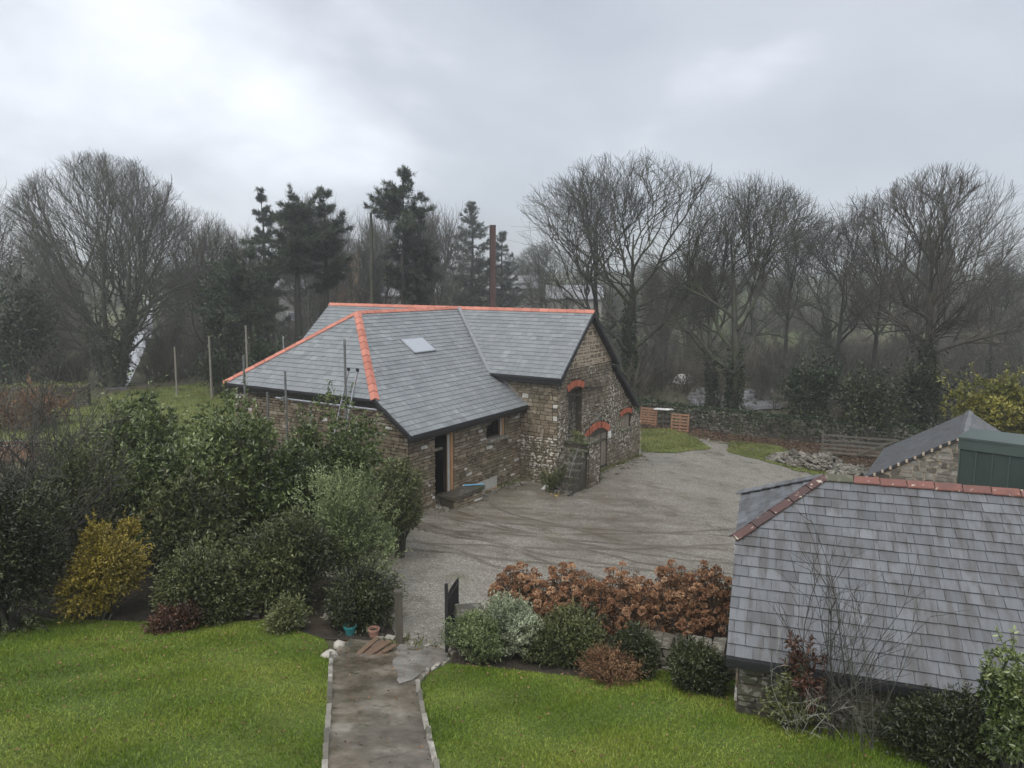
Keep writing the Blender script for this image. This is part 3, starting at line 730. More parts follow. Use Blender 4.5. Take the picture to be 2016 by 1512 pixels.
# remaining walls
mb = MB(); wall_backing(mb, (11.1, 0, 0), (0, 1, 0), (1, 0, 0), lambda a: ZH, 3.3, 10.28, BASE, [], .5); mb.build('wall', 'mortar', barn)
mb = MB(); wall_backing(mb, (0, -6.4, 0), (1, 0, 0), (0, -1, 0), lambda a: CZ1+.2-.75*.9, .32, 15.7, BASE, [], .5); mb.build('wall', 'mortar', barn)
mb = MB(); wall_backing(mb, (15.72, 0, 0), (0, 1, 0), (1, 0, 0), lambda a: gtop(-a), -6.38, 2.74, BASE, [], .5, [-5.5, -2.6, 0]); mb.build('wall', 'mortar', barn)
rest = stone_pieces((11.1, 0, 0), (0, 1, 0), (1, 0, 0), lambda b: (3.3, 10.28), BASE+.8, ZH-.1, [], lambda a, b: 'stone', BM, 26, (.2, .34), (.25, .7))
rest += stone_pieces((15.72, 0, 0), (0, 1, 0), (1, 0, 0), lambda b: ((-6.3, 2.7) if b < 1.2 else (-2.7, 2.7)) if b < 4.1 else (-(HR-.3-b)/TM, (HR-.3-b)/TM), BASE+.8, 6.1, [], lambda a, b: 'stone', BM, 27, (.2, .34), (.25, .7))
rest += stone_pieces((0, -6.4, 0), (1, 0, 0), (0, -1, 0), lambda b: (.32, 15.7), BASE+.8, CZ1-.5, [], lambda a, b: 'stone', BM, 28, (.2, .34), (.25, .7))
scatter_pieces(allst+[p[:4]+(0,) for p in rest], 'stone', 'rubble_stonework', barn, gable)
# quoin rounding at the far corner is left to the stones; floor inside keeps the openings dark
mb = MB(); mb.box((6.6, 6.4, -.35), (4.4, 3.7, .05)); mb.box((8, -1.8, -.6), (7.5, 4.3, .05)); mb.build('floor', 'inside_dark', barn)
# brick arches
GA = ((GS, 0, 0), (0, -1, 0), (-1, 0, 0))
def arch(nm, *a, **k):
    mb = MB(); o_ = bpy.data.objects.new(nm, None); link(o_, barn); arch_bricks(*GA, *a, o_, **k); return o_
arch('brick_arch', -1.16, .70, 3.30, .16, .27, 12, seed=1)
arch('brick_arch', 1.16, 1.20, .86, .36, .30, 22, seed=2)
arch('brick_arch', 4.48, .68, 1.34, .13, .24, 12, seed=3)
# infill above straight holes under the arches
def segfill(name, ac, half, spring, rise, dep, mat):
    R = (half*half+rise*rise)/(2*rise); cyy = spring+rise-R; an = math.asin(half/R); q = []
    for i in range(13):
        tt = -an+2*an*i/12; q.append((ac+(R+.01)*math.sin(tt), cyy+(R+.01)*math.cos(tt)))
    mb = MB(); vs = [Vector((GS+dep, -u, v)) for u, v in q]+[Vector((GS+dep+.06, -u, v)) for u, v in q]; k = len(q)
    mb.add(vs, [list(range(k)), list(range(2*k-1, k-1, -1))]+[[i, (i+1) % k, k+(i+1) % k, k+i] for i in range(k)]); return mb.build(name, mat, barn)
# blocked loft opening, recessed
lf = MB(); lf.box((GS+.36, 1.16, 2.25), (.05, .70, 1.12)); lfo = lf.build('blocked_opening', 'mortar', barn)
scatter_pieces(stone_pieces((GS+.31, 0, 0), (0, -1, 0), (-1, 0, 0), lambda b: (-1.82, -.5), 1.2, 3.35, [], lambda a, b: 'stone_dark', BM, 31, (.14, .26), (.2, .45)), 'stone', 'rubble_stonework', barn, lfo)
# plank door with strap hinges
dr = bpy.data.objects.new('door', None); link(dr, barn)
R = (1.16**2+.36**2)/(2*.36); cyy = .86+.36-R
npl = 9
for i in range(npl):
    a0 = .04+2.24*i/npl; a1 = .04+2.24*(i+1)/npl-.012
    tp = [cyy+math.sqrt(max(.01, R*R-(a-1.16)**2))-.01 for a in (a0, a1)]
    mb = MB(); d0 = GS+.05+random.uniform(0, .012); vs = [(d0, -a0, -1.12), (d0, -a1, -1.12), (d0, -a1, tp[1]), (d0, -a0, tp[0])]; vs += [(v[0]+.05, v[1], v[2]) for v in vs]
    mb.add(vs, [(0, 1, 2, 3), (7, 6, 5, 4), (0, 4, 5, 1), (1, 5, 6, 2), (2, 6, 7, 3), (3, 7, 4, 0)], random.random()); mb.build('plank', 'wood_grey', dr)
for zz_ in (.55, -.72):
    mb = MB(); mb.bar((GS+.03, -2.32, zz_), (GS+.03, -1.2, zz_-.02), .02, .07); mb.build('hinge', 'iron', dr)
mb = MB(); mb.box((GS-.05, -2.42, .72), (.06, .07, .16)); mb.build('lime_patch', 'white_paint', gable)
# boarded window
wn2 = bpy.data.objects.new('window', None); link(wn2, barn)
for i in range(6):
    a0 = 3.88+1.2*i/6; mb = MB(); mb.box((GS+.1, -(a0+.1), 1.06), (.02, .092, .40), tint=random.random()); mb.build('board', 'wood_grey', wn2)
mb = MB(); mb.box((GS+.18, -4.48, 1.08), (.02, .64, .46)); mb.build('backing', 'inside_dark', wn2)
mb = MB(); mb.box((GS+.08, -4.48, .63), (.16, .70, .035)); mb.build('sill', 'stone_dark', wn2)
# iron pintles and bars
for (t0, z0, t1, z1) in ((.31, 3.30, -1.35, 3.12), (2.05, 3.18, .45, 3.02), (.55, 1.0, -.75, .9)):
    mb = MB(); mb.bar((GS-.10, t0, z0), (GS-.10, t1, z1), .05, .09); mb.build('iron_bar', 'iron', gable)
# wing door and window openings
wd = bpy.data.objects.new('doorway', None); link(wd, barn)
mb = MB(); mb.bar((WS+.10, 7.78, -.05), (WS+.10, 7.78, 2.56), .20, .17); mb.build('door_post', 'wood_new', wd)
mb = MB(); mb.bar((WS+.02, 7.97, -.05), (WS+.02, 7.97, 2.3), .012, .14); mb.build('lining_board', 'cement_board', wd)
mb = MB(); mb.box((WS+.25, 8.27, 2.50), (.22, .58, .06)); mb.build('lintel', 'wood_dark', wd)
mb = MB(); mb.box((WS+.35, 8.4, 1.75), (.06, .45, .05), tint=.2); mb.build('inner_rail', 'wood_grey', wd)
mb = MB(); mb.box((WS+.2, 8.27, -.08), (.3, .58, .04)); mb.build('threshold', 'stone_dark', wd)
ww = bpy.data.objects.new('window', None); link(ww, barn)
mb = MB(); mb.bar((WS+.10, 4.17, 1.62), (WS+.10, 4.17, 2.56), .18, .16); mb.build('jamb', 'wood_new', ww)
mb = MB(); mb.bar((WS+.03, 4.31, 1.64), (WS+.03, 4.31, 2.5), .012, .10); mb.build('lining_board', 'cement_board', ww)
mb = MB(); mb.box((WS+.02, 4.77, 1.58), (.20, .76, .045)); mb.build('sill', 'stone_heap', ww)
mb = MB(); mb.bar((WS+.5, 5.4, 2.05), (WS+.5, 4.3, 2.12), .05, .12); mb.build('inner_rail', 'wood_grey', ww)
mb = MB(); mb.box((WS+.25, 4.77, 2.52), (.22, .68, .05)); mb.build('lintel', 'wood_dark', ww)
# ---- external steps and rails, a thing of its own built against the gable
st = empty('stone_steps', (BO[0], BO[1], 0), PI-BA, label='mossy external stone steps with rusty iron rails against the barn gable', cat='steps')
ns = 8; tz = 1.2; bz = -.75
mb = MB(); mb.box((-.26, 1.52, tz/2-.62), (.55, .62, tz/2+.60)); core = mb.build('platform', 'mortar', st)
pl = []
for (O_, A_, N_, e0, e1, tp_) in (((-.81, 0, 0), (0, -1, 0), (-1, 0, 0), -2.14, -.9, tz-.06), ((0, .9, 0), (1, 0, 0), (0, -1, 0), -.81, .29, tz-.06)):
    pl += stone_pieces(O_, A_, N_, lambda b: (e0, e1), -1.4, tp_, [], lambda a, b: 'stone_lichen', BM, 41, (.15, .28), (.18, .42))
scatter_pieces(pl, 'stone', 'rubble_stonework', st, core)
mb = MB(); mb.box((-.28, 1.5, tz+.0), (.62, .68, .05), jit=.015); mb.build('landing_slab', 'stone_dark', st)
for i in range(ns-1):
    t0 = 2.15+i*.23; z1 = tz-(i+1)*(tz-bz)/ns
    mb = MB(); mb.box((-.25, t0+.135, (z1-1.4)/2), (.52+random.uniform(-.03, .03), .125, (z1+1.4)/2-.05)); mb.build('riser', 'stone_dark', st)
    mb = MB(); mb.box((-.27, t0+.12, z1-.02), (.57, .155, .035), jit=.012); mb.build('tread', 'stone_dark', st)
for (pp, nm) in (([(-.86, .95, -1.1), (-.86, .95, 2.35)], 'rail_post'), ([(-.86, 2.1, -1.0), (-.86, 2.1, 2.2)], 'rail_post'), ([(-.86, 3.6, -1.0), (-.86, 3.5, .2), (-.86, 3.35, .75), (-.86, 2.95, 1.35)], 'rail_post'),
                 ([(-.86, .95, 2.3), (-.86, 2.1, 2.1)], 'handrail'), ([(-.86, 2.95, 1.35), (-.70, 3.2, .75), (-.6, 3.4, 0.)], 'handrail'), ([(-.86, .95, 2.3), (GS, .85, 2.25)], 'handrail')):
    mb = MB(); mb.tube(pp, .017, 6); mb.build(nm, 'iron' if nm == 'rail_post' else 'iron_pale', st)

# ------------------------------------------------------------------ near outbuilding with old slates
SA = .326; SO = (3.654, 12.065); shed = empty('slate_outbuilding', (SO[0], SO[1], 0), -SA, label='low stone outbuilding in the foreground with streaked old slates and red ridge', cat='outbuilding')
SMX = Matrix.Translation((SO[0], SO[1], 0)) @ Matrix.Rotation(-SA, 4, 'Z')
sze, sw, stp, sk_, sin_ = 1.714, 3.903, .585, 1.657, 1.649
szr = sze+sw*stp; LEN = 11.0; ek = szr-sk_*stp
sp_ = {
 'near': ([(0, 0, sze), (LEN, 0, sze), (LEN, sw, szr), (sin_, sw, szr), (0, sw-sk_, ek)], (1, 0, 0)),
 'far': ([(0, 2*sw, sze), (LEN, 2*sw, sze), (LEN, sw, szr), (sin_, sw, szr), (0, sw+sk_, ek)], (1, 0, 0)),
 'half_hip': ([(0, sw-sk_, ek), (0, sw+sk_, ek), (sin_, sw, szr)], (0, 1, 0)),
}
sn = {k: plane_frame(*v)[3] for k, v in sp_.items()}
mb = MB()
for k, (pts, ad) in sp_.items(): slab(mb, pts, .08)
sroof = mb.build('roof', 'roof_under', shed)
pcs = []
for i, (k, (pts, ad)) in enumerate(sp_.items()):
    for (vs, fs, tt) in slates(pts, ad, .30, .245, 200+i, .024, .10, lambda r, row: r.gauss(.5, .13)):
        pcs.append((vs, fs, tt, 'slate_old', seen_area((vs,), SMX) if k != 'far' else 0))
scatter_pieces(pcs, 'slate', 'slate_field', shed, sroof)
ridge_tiles((sin_, sw, szr), (sin_+.55, sw, szr), sn['near'], sn['far'], .16, .5, 'stone_dark', sroof, 11, .06)
ridge_tiles((sin_+.55, sw, szr), (LEN, sw, szr), sn['near'], sn['far'], .16, .5, 'terracotta_old', sroof, 12, .06, (.55, 1.))
ridge_tiles((sin_, sw, szr), (-.04, sw-sk_-.03, ek), sn['near'], sn['half_hip'], .13, .5, 'terracotta_old', sroof, 13, .06, (.0, .25))
ridge_tiles((sin_, sw, szr), (-.04, sw+sk_+.03, ek), sn['far'], sn['half_hip'], .13, .45, 'slate_old', sroof, 14, .06)
mb = MB(); wall_backing(mb, (0, .22, 0), (1, 0, 0), (0, -1, 0), lambda a: sze+.05, .2, LEN-.2, -1.6, [], .4); swall = mb.build('wall', 'mortar', shed)
sst = stone_pieces((0, .22, 0), (1, 0, 0), (0, -1, 0), lambda b: (.2, LEN-.2), .2, sze, [], lambda a, b: 'stone_dark', SMX, 51, (.12, .24), (.18, .5))
def stop(a):
    y = -a; return min(sze+(sw-abs(y-sw))*stp-.09, ek-.06)
mb = MB(); wall_backing(mb, (.2, 0, 0), (0, -1, 0), (-1, 0, 0), stop, -(2*sw-.22), -.24, -1.6, [], .4, [-(sw+sk_-.05), -(sw-sk_+.05)]); mb.build('wall', 'mortar', shed)
sst += stone_pieces((.2, 0, 0), (0, -1, 0), (-1, 0, 0), lambda b: (-(2*sw-.3), -.3) if b < sze else (-(2*sw-(b-sze)/stp-.2), -((b-sze)/stp+.2)), -1.3, ek-.1, [], lambda a, b: 'stone', SMX, 52, (.14, .28), (.2, .5))
mb = MB(); wall_backing(mb, (0, 2*sw-.22, 0), (-1, 0, 0), (0, 1, 0), lambda a: sze+.05, -(LEN-.2), -.22, -1.6, [], .4); mb.build('wall', 'mortar', shed)
mb = MB(); wall_backing(mb, (LEN-.2, 0, 0), (0, 1, 0), (1, 0, 0), lambda a: sze+(sw-abs(a-sw))*stp-.09, .24, 2*sw-.24, -1.6, [], .4, [sw]); mb.build('wall', 'mortar', shed)
scatter_pieces(sst, 'stone', 'rubble_stonework', shed, swall, 150)
mb = MB(); mb.bar((0, -.03, sze-.10), (LEN, -.03, sze-.10), .03, .12); mb.build('eaves_board', 'dark_fascia', sroof)

# ------------------------------------------------------------------ stone outbuilding behind it (ridge runs away from the camera)
OX, OY, OA = 14.711, 24.209, .574
oz, ow, otp, oL = 3.033, 2.871, .64, 5.73
ob = empty('gabled_outbuilding', (OX, OY, 0), -OA, label='small gabled stone outbuilding with dark slates behind the red ridge', cat='outbuilding')
OM = Matrix.Translation((OX, OY, 0)) @ Matrix.Rotation(-OA, 4, 'Z')    # local y along ridge, x across
ez = oz-ow*otp
opl = {'left': ([(0, 0, oz), (-ow, 0, ez), (-ow, oL, ez), (0, oL, oz)], (0, 1, 0)), 'right': ([(0, 0, oz), (ow, 0, ez), (ow, oL, ez), (0, oL, oz)], (0, 1, 0))}
mb = MB()
for k, (pts, ad) in opl.items(): slab(mb, pts, .09)
oroof = mb.build('roof', 'roof_under', ob)
pcs = []
for i, (k, (pts, ad)) in enumerate(opl.items()):
    for (vs, fs, tt) in slates(pts, ad, .30, .23, 300+i): pcs.append((vs, fs, tt*.35, 'slate_old', seen_area((vs,), OM) if k == 'left' else 0))
scatter_pieces(pcs, 'slate', 'slate_field', ob, oroof)
ridge_tiles((0, 0, oz), (0, oL, oz), plane_frame(*opl['left'])[3], plane_frame(*opl['right'])[3], .15, .45, 'slate_old', oroof, 15)
for i in range(12):
    u = -ow*(i+.5)/12; mb = MB(); mb.box((u, -.01, oz+u*otp+(-.03)), (.035, .03, .05)); mb.build('mortar_fillet', 'mortar_pale', oroof)
gt = lambda a: oz-abs(a)*otp-.12
mb = MB(); wall_backing(mb, (0, .12, 0), (1, 0, 0), (0, -1, 0), gt, -ow+.15, ow-.15, -2.2, [], .4, [0]); owall = mb.build('wall', 'mortar_pale', ob)
scatter_pieces(stone_pieces((0, .12, 0), (1, 0, 0), (0, -1, 0), lambda b: (-min(ow-.15, (oz-.16-b)/otp), min(ow-.15, (oz-.16-b)/otp)), -.6, oz-.25, [], lambda a, b: 'stone_heap', OM, 61, (.12, .24), (.18, .5)), 'stone', 'rubble_stonework', ob, owall)
mb = MB(); wall_backing(mb, (-ow+.15, 0, 0), (0, -1, 0), (-1, 0, 0), lambda a: ez-.02, -oL+.1, -.12, -2.2, [], .4); mb.build('wall', 'mortar', ob)
mb = MB(); wall_backing(mb, (ow-.15, 0, 0), (0, 1, 0), (1, 0, 0), lambda a: ez-.02, .12, oL-.1, -2.2, [], .4); mb.build('wall', 'mortar', ob)
mb = MB(); wall_backing(mb, (0, oL-.12, 0), (-1, 0, 0), (0, 1, 0), gt, -ow+.15, ow-.15, -2.2, [], .4, [0]); mb.build('wall', 'mortar', ob)

# ------------------------------------------------------------------ green clad shed at the right edge
c0 = aty(1893, 864, 21.0); c1 = aty(2016, 884, 20.0)
dx, dy = c1[0]-c0[0], c1[1]-c0[1]; ga = math.atan2(dy, dx)
gs = empty('green_shed', (c0[0], c0[1], 0), ga, label='flat topped dark green metal clad shed at the right edge', cat='shed')
GLn, GDp = 6.0, 1.5; ztop = c0[2]; zb = -1.8
mb = MB(); mb.box((GLn/2, GDp/2, (ztop+zb)/2-.1), (GLn/2-.03, GDp/2-.03, (ztop-zb)/2-.1)); mb.build('cladding_core', 'green_cladding', gs)
for i in range(15):
    mb = MB(); x0 = i*GLn/15; mb.box((x0+GLn/30, -.0, (ztop+zb)/2-.15), (GLn/30-.018, .03, (ztop-zb)/2-.15)); mb.build('cladding_sheet', 'green_cladding', gs)
    mb = MB(); mb.box((x0, -.035, (ztop+zb)/2-.15), (.016, .025, (ztop-zb)/2-.15)); mb.build('rib', 'green_trim', gs)
for i in range(6):
    mb = MB(); mb.box((-.0, (i+.5)*GDp/6, (ztop+zb)/2-.15), (.03, GDp/12-.015, (ztop-zb)/2-.15)); mb.build('cladding_sheet', 'green_cladding', gs)
mb = MB(); mb.box((GLn/2, -.02, ztop-.13), (GLn/2+.05, .06, .15)); mb.build('fascia', 'green_trim', gs)
mb = MB(); mb.box((GLn/2, GDp/2, ztop+.035), (GLn/2+.08, GDp/2+.1, .03)); mb.build('roof', 'green_trim', gs)

# ------------------------------------------------------------------ plants: growth toolkit
def tubes_np(P, R, n):
    """P (N,K,3) polylines, R (N,K) radii -> verts, quads"""
    N_, K, _ = P.shape
    if N_ == 0: return np.zeros((0, 3)), np.zeros((0, 4), int)
    T = np.empty_like(P); T[:, 1:-1] = P[:, 2:]-P[:, :-2]; T[:, 0] = P[:, 1]-P[:, 0]; T[:, -1] = P[:, -1]-P[:, -2]
    T /= np.linalg.norm(T, axis=2, keepdims=True)+1e-9
    ref = np.where(np.abs(T[..., 2:3]) > .9, np.array([1., 0, 0]), np.array([0, 0, 1.]))
    X = np.cross(T, ref); X /= np.linalg.norm(X, axis=2, keepdims=True)+1e-9; Y = np.cross(T, X)
    an = 2*PI*np.arange(n)/n
    V = P[:, :, None, :]+R[:, :, None, None]*(np.cos(an)[None, None, :, None]*X[:, :, None, :]+np.sin(an)[None, None, :, None]*Y[:, :, None, :])
    base = (np.arange(N_)*K*n)[:, None, None]+(np.arange(K-1)*n)[None, :, None]; k = np.arange(n)[None, None, :]; k2 = (np.arange(n)+1) % n
    k2 = k2[None, None, :]
    Q = np.stack([base+k, base+k2, base+n+k2, base+n+k], -1).reshape(-1, 4)
    return V.reshape(-1, 3), Q
def cat_meshes(parts):
    V, Q, off = [], [], 0
    for v, q in parts:
        V.append(v); Q.append(q+off); off += len(v)
    return np.concatenate(V), np.concatenate(Q)
def unit(a): return a/(np.linalg.norm(a, axis=-1, keepdims=True)+1e-9)
def grow(r, P0, D0, L, R0, K, wig, trop, taper=.35, bend=None):
    """grow N branches at once"""
    N_ = len(P0); P = np.zeros((N_, K, 3)); P[:, 0] = P0; D = unit(D0.copy())
    for k in range(1, K):
        D = unit(D+r.normal(0, wig, (N_, 3))+np.array([0, 0, 1.])*trop)
        if bend is not None: D = unit(D+bend)
        P[:, k] = P[:, k-1]+D*(L/(K-1))[:, None]
    f = np.linspace(0, 1, K)[None, :]; R = R0[:, None]*(1-(1-taper)*f)
    return P, R
def sample_on(P, R, idx, u):
    K = P.shape[1]; f = u*(K-1); i = np.minimum(f.astype(int), K-2); w_ = (f-i)[:, None]
    p = P[idx, i]*(1-w_)+P[idx, i+1]*w_; d = unit(P[idx, i+1]-P[idx, i]); rr = R[idx, i]*(1-w_[:, 0])+R[idx, i+1]*w_[:, 0]
    return p, d, rr
def ell_dist(p, d, c, rad):
    q = (p-c)/rad; e_ = d/rad; A = (e_*e_).sum(1); B = (q*e_).sum(1); C = (q*q).sum(1)-1
    disc = np.maximum(B*B-A*C, 0); t = (-B+np.sqrt(disc))/A
    return np.where(C > 0, np.maximum(t*.3, 0), np.maximum(t, 0))
def bare_tree(seed, H, spread, trunk_h, r0, limbs=9, lean=(0, 0), stems=1, counts=(7, 6, 5, 4), low=.25, trop=.10, wig=.16, bend=None, twig=.009, limb_ang=(.35, 1.05), fine=1.0):
    """returns polylines per level; the crown fills an ellipsoid of half width `spread` and the given height"""
    r = np.random.default_rng(seed)
    cz = H*(low+1)/2; c = np.array([lean[0]*.6, lean[1]*.6, cz]); rad = np.array([spread, spread, H-cz])
    lv = []
    # stems
    a = r.uniform(0, 2*PI, stems); sp = .0 if stems == 1 else .35
    P0 = np.stack([np.cos(a)*r0*1.2*(stems > 1), np.sin(a)*r0*1.2*(stems > 1), np.full(stems, -.3)], 1)
    D0 = np.stack([np.cos(a)*sp+lean[0]/H, np.sin(a)*sp+lean[1]/H, np.ones(stems)], 1)
    L = np.full(stems, H*.80)*r.uniform(.85, 1., stems); P, R = grow(r, P0, D0, L, np.full(stems, r0)*r.uniform(.75, 1, stems), 12, .045, .03, .12)
    flare = np.ones(12); flare[0] = 1.5; flare[1] = 1.12; R = R*flare
    lv.append((P, R))
    n = limbs; par = np.repeat(np.arange(stems), n)
    u = np.tile((trunk_h/(H*.8))+np.linspace(0, .93-trunk_h/(H*.8), n)**1.15, stems)+r.normal(0, .02, stems*n); u = np.clip(u, .1, .97)
    az = np.arange(stems*n)*2.4+r.uniform(-.5, .5, stems*n)
    for k, cnt in enumerate((0,)+tuple(counts)):
        pP, pR = lv[-1]
        if k > 0:
            N_ = len(pP); par = np.repeat(np.arange(N_), cnt); ub = np.linspace(.28, 1., cnt)
            u = np.clip(np.tile(ub, N_)+r.normal(0, .07, N_*cnt), .12, 1.); az = r.uniform(0, 2*PI, N_*cnt)
        p, d, rr = sample_on(pP, pR, par, u); n_ = len(p)
        ref = np.where(np.abs(d[:, 2:3]) > .9, np.array([1., 0, 0]), np.array([0, 0, 1.])); X = unit(np.cross(d, ref)); Y = np.cross(d, X)
        ang = r.uniform(*(limb_ang if k == 0 else (.35, .95)), n_)
        if k == 0: ang = limb_ang[1]-(limb_ang[1]-limb_ang[0])*np.clip((u-.2)/.75, 0, 1)+r.normal(0, .1, n_)
        else: ang = np.where(u > .97, ang*.35, ang)
        dd = d*np.cos(ang)[:, None]+(X*np.cos(az)[:, None]+Y*np.sin(az)[:, None])*np.sin(ang)[:, None]
        out = unit(p-np.array([c[0], c[1], cz*.55])); dd = unit(dd+out*(.0 if k == 0 else .45))
        dist = ell_dist(p, dd, c, rad)
        tipp = p+dd*dist[:, None]; ta = np.arctan2(tipp[:, 1]-c[1], tipp[:, 0]-c[0]); tz = tipp[:, 2]
        dist = dist*(1+.19*np.sin(3*ta+seed+tz*.5)+.15*np.sin(5*ta-tz*.9+seed*2)+.12*np.sin(11*ta+tz*1.7))*np.where(r.random(n_) < .2, r.uniform(.45, .85, n_), 1.)
        if k == 0: dist = np.minimum(dist*.86, spread*1.05)
        if k >= 2:
            kp = dist > (0, 0, .75, .5, .32)[k]*r.uniform(.5, 1.3, n_)
            p, dd, rr, dist, u = p[kp], dd[kp], rr[kp], dist[kp], u[kp]; n_ = len(p)
        base = (spread*1.2, spread*.68, spread*.42, spread*.26, spread*.16)[k]
        L = np.minimum(base*r.uniform(.65, 1.2, n_), dist*r.uniform(.82, 1.05, n_)); L = np.maximum(L, (.7, .6, .5, .42, .36)[k]*r.uniform(.6, 1.5, n_))
        rmin = (.07, .04, .022, .013, twig)[k]; r0_ = np.maximum(rr*.68, rmin)
        if k >= 3: r0_ = np.minimum(r0_, (.0, .0, .0, .018, .011)[k])
        K = (9, 7, 5, 4, 3)[k]
        P, R = grow(r, p, dd, L, r0_, K, (wig*.8, wig, wig*1.15, wig*1.2, wig)[k], (trop*.7, trop*.6, trop*.5, trop*.6, trop*.8)[k], (.3, .32, .4, .5, .6)[k], bend)
        lv.append((P, R))
    return lv
def leaves_np(r, C, Nn, L, W, fold=.25, curl=.15):
    """diamond leaves, folded on the midrib: C centres (N,3), Nn growth direction (N,3)"""
    N_ = len(C); D = unit(Nn); ref = unit(r.normal(0, 1, (N_, 3))); X = unit(np.cross(D, ref)); U = np.cross(X, D)
    L = np.broadcast_to(L, (N_,))[:, None]; W = np.broadcast_to(W, (N_,))[:, None]
    base = C; tip = C+D*L-U*(curl*L); mid = C+D*L*.45
    a = mid+X*W*.5+U*(fold*W); b = mid-X*W*.5+U*(fold*W)
    V = np.stack([base, a, tip, b], 1).reshape(-1, 3); i = np.arange(N_)*4
    T = np.concatenate([np.stack([i, i+1, i+2], 1), np.stack([i, i+2, i+3], 1)])
    return V, T
def ell_points(r, n, c, rad, shell=.55):
    d = unit(r.normal(0, 1, (n, 3))); f = (shell+(1-shell)*r.random(n))[:, None]
    return np.asarray(c)+d*f*np.asarray(rad), d
def tree_obj(name, lv, barkm, loc, rz=0., ivy=None, ivy_n=0, ivy_top=6., ivy_mat='leaf_ivy', twigmat=None, seed=0, sides=(9, 7, 5, 4, 3, 3), **tg):
    t = empty(name, loc, rz, **tg)
    V, Q = cat_meshes([tubes_np(*lv[k], sides[k]) for k in (0, 1)]); obj('trunk', mesh_np('trunk', V, quads=Q, smooth=True), barkm, t)
    V, Q = cat_meshes([tubes_np(*lv[k], sides[k]) for k in range(2, len(lv))]); obj('crown', mesh_np('crown', V, quads=Q, smooth=True), twigmat or barkm, t)
    if ivy_n:
        r = np.random.default_rng(seed+5); C = []; D = []
        for k in (0, 1):
            P, R = lv[k]; nn = ivy_n if k == 0 else ivy_n//2; idx = r.integers(0, len(P), nn); u = r.random(nn)
            p, d, rr = sample_on(P, R, idx, u); o_ = unit(np.cross(d, r.normal(0, 1, (nn, 3))))
            keep = p[:, 2] < ivy_top*r.uniform(.55, 1.05, nn); C.append((p+o_*(rr+r.uniform(0, .22, nn))[:, None])[keep]); D.append((o_+np.array([0, 0, -.3]))[keep])
        C = np.concatenate(C); D = np.concatenate(D); V, T = leaves_np(r, C, D, r.uniform(.14, .26, len(C)), r.uniform(.12, .2, len(C)))
        obj('ivy', mesh_np('ivy', V, tris=T, tint=np.repeat(np.clip(r.normal(.45, .25, len(C)), 0, 1), 4)), ivy_mat, t)
    return t
def depth_base(px, depth):
    """ground point at image column px and distance `depth`"""
    x = (px-1008)/FPX*depth*1.0; return np.array([x, depth, gz(x, depth)])
def height_for(py_top, depth, zbase): return aty(1008, py_top, depth)[2]-zbase
def wide(px, depth): return px/FPX*depth
def plant_tree(name, px, depth, top, half_px, seed, label, barkm='bark', group=None, trunk=.22, r0=.32, **k):
    b = depth_base(px, depth); Hh = height_for(top, depth, b[2]); ivk = {q: k.pop(q) for q in ('ivy_n', 'ivy_top', 'ivy_mat') if q in k}
    lv = bare_tree(seed, Hh, wide(half_px, depth), Hh*trunk, r0, **k)
    return tree_obj(name, lv, barkm, b, 0., seed=seed, label=label, cat='tree', group=group, **ivk)
def place_copy(src, px, depth, top, label, seed, group=None, sx=1.):
    """a copy of a tree, resized to reach image row `top`"""
    b = depth_base(px, depth); h0 = max((q.bound_box[6][2] for q in src.children), default=10.); Hh = height_for(top, depth, b[2]); c = copy_tree(src)
    k = Hh/h0; c.location = b; c.scale = (k*sx, k*sx, k); c.rotation_euler = (0, 0, random.Random(seed).uniform(0, 6.28)); c['label'] = label
    if group: c['group'] = group
    elif 'group' in c.keys(): del c['group']
    return c

# ------------------------------------------------------------------ bare trees
TB = 'bare trees around the yard'
wallside = dict(group=None)
tA = plant_tree('bare_tree', 1250, 54, 294, 240, 3, 'tallest bare tree, ivy on its trunk, right of the barn gable', lean=(-1.2, 0), trunk=.24, r0=.42, limbs=11, counts=(8, 5, 4, 2), limb_ang=(.45, 1.4), trop=.04, wig=.19, ivy_n=2600, low=.2, ivy_top=9.)
tG = plant_tree('bare_tree', 1195, 61, 345, 195, 4, 'dark bare tree with long limbs reaching left behind the barn gable', 'bark_dark', lean=(-3.5, 0), trunk=.26, r0=.40, limbs=9, counts=(7, 5, 4, 2), wig=.24, trop=.04, limb_ang=(.5, 1.35))
tB = plant_tree('bare_tree', 1450, 51, 336, 200, 5, 'spreading bare tree with thick ivy clad trunk behind the ivy wall', trunk=.22, r0=.46, limbs=11, counts=(8, 5, 4, 2), ivy_n=3200, ivy_top=5.5, limb_ang=(.5, 1.45), trop=.035, wig=.2, low=.2)
tB2 = plant_tree('bare_tree', 1412, 52.5, 372, 135, 6, 'thinner ivy clad bare tree close left of the thick ivy trunk', trunk=.3, r0=.30, limbs=8, counts=(6, 5, 4, 2), trop=.06, ivy_n=1800, ivy_top=5., lean=(-1.5, 0))
tC = plant_tree('bare_tree', 1838, 50, 316, 180, 7, 'tall round crowned bare tree above the gabled outbuilding', 'bark_brown', trunk=.26, r0=.42, limbs=13, counts=(8, 5, 4, 3), ivy_n=4200, ivy_top=6.5, ivy_mat='leaf_dark', wig=.14, limb_ang=(.4, 1.4), trop=.045, low=.22)
tE = plant_tree('bare_tree', 1722, 56, 362, 105, 8, 'slender straight bare tree behind the wooden gate', 'bark_dark', trunk=.34, r0=.26, limbs=9, counts=(6, 5, 4, 2), trop=.06, ivy_n=300, ivy_top=3.)
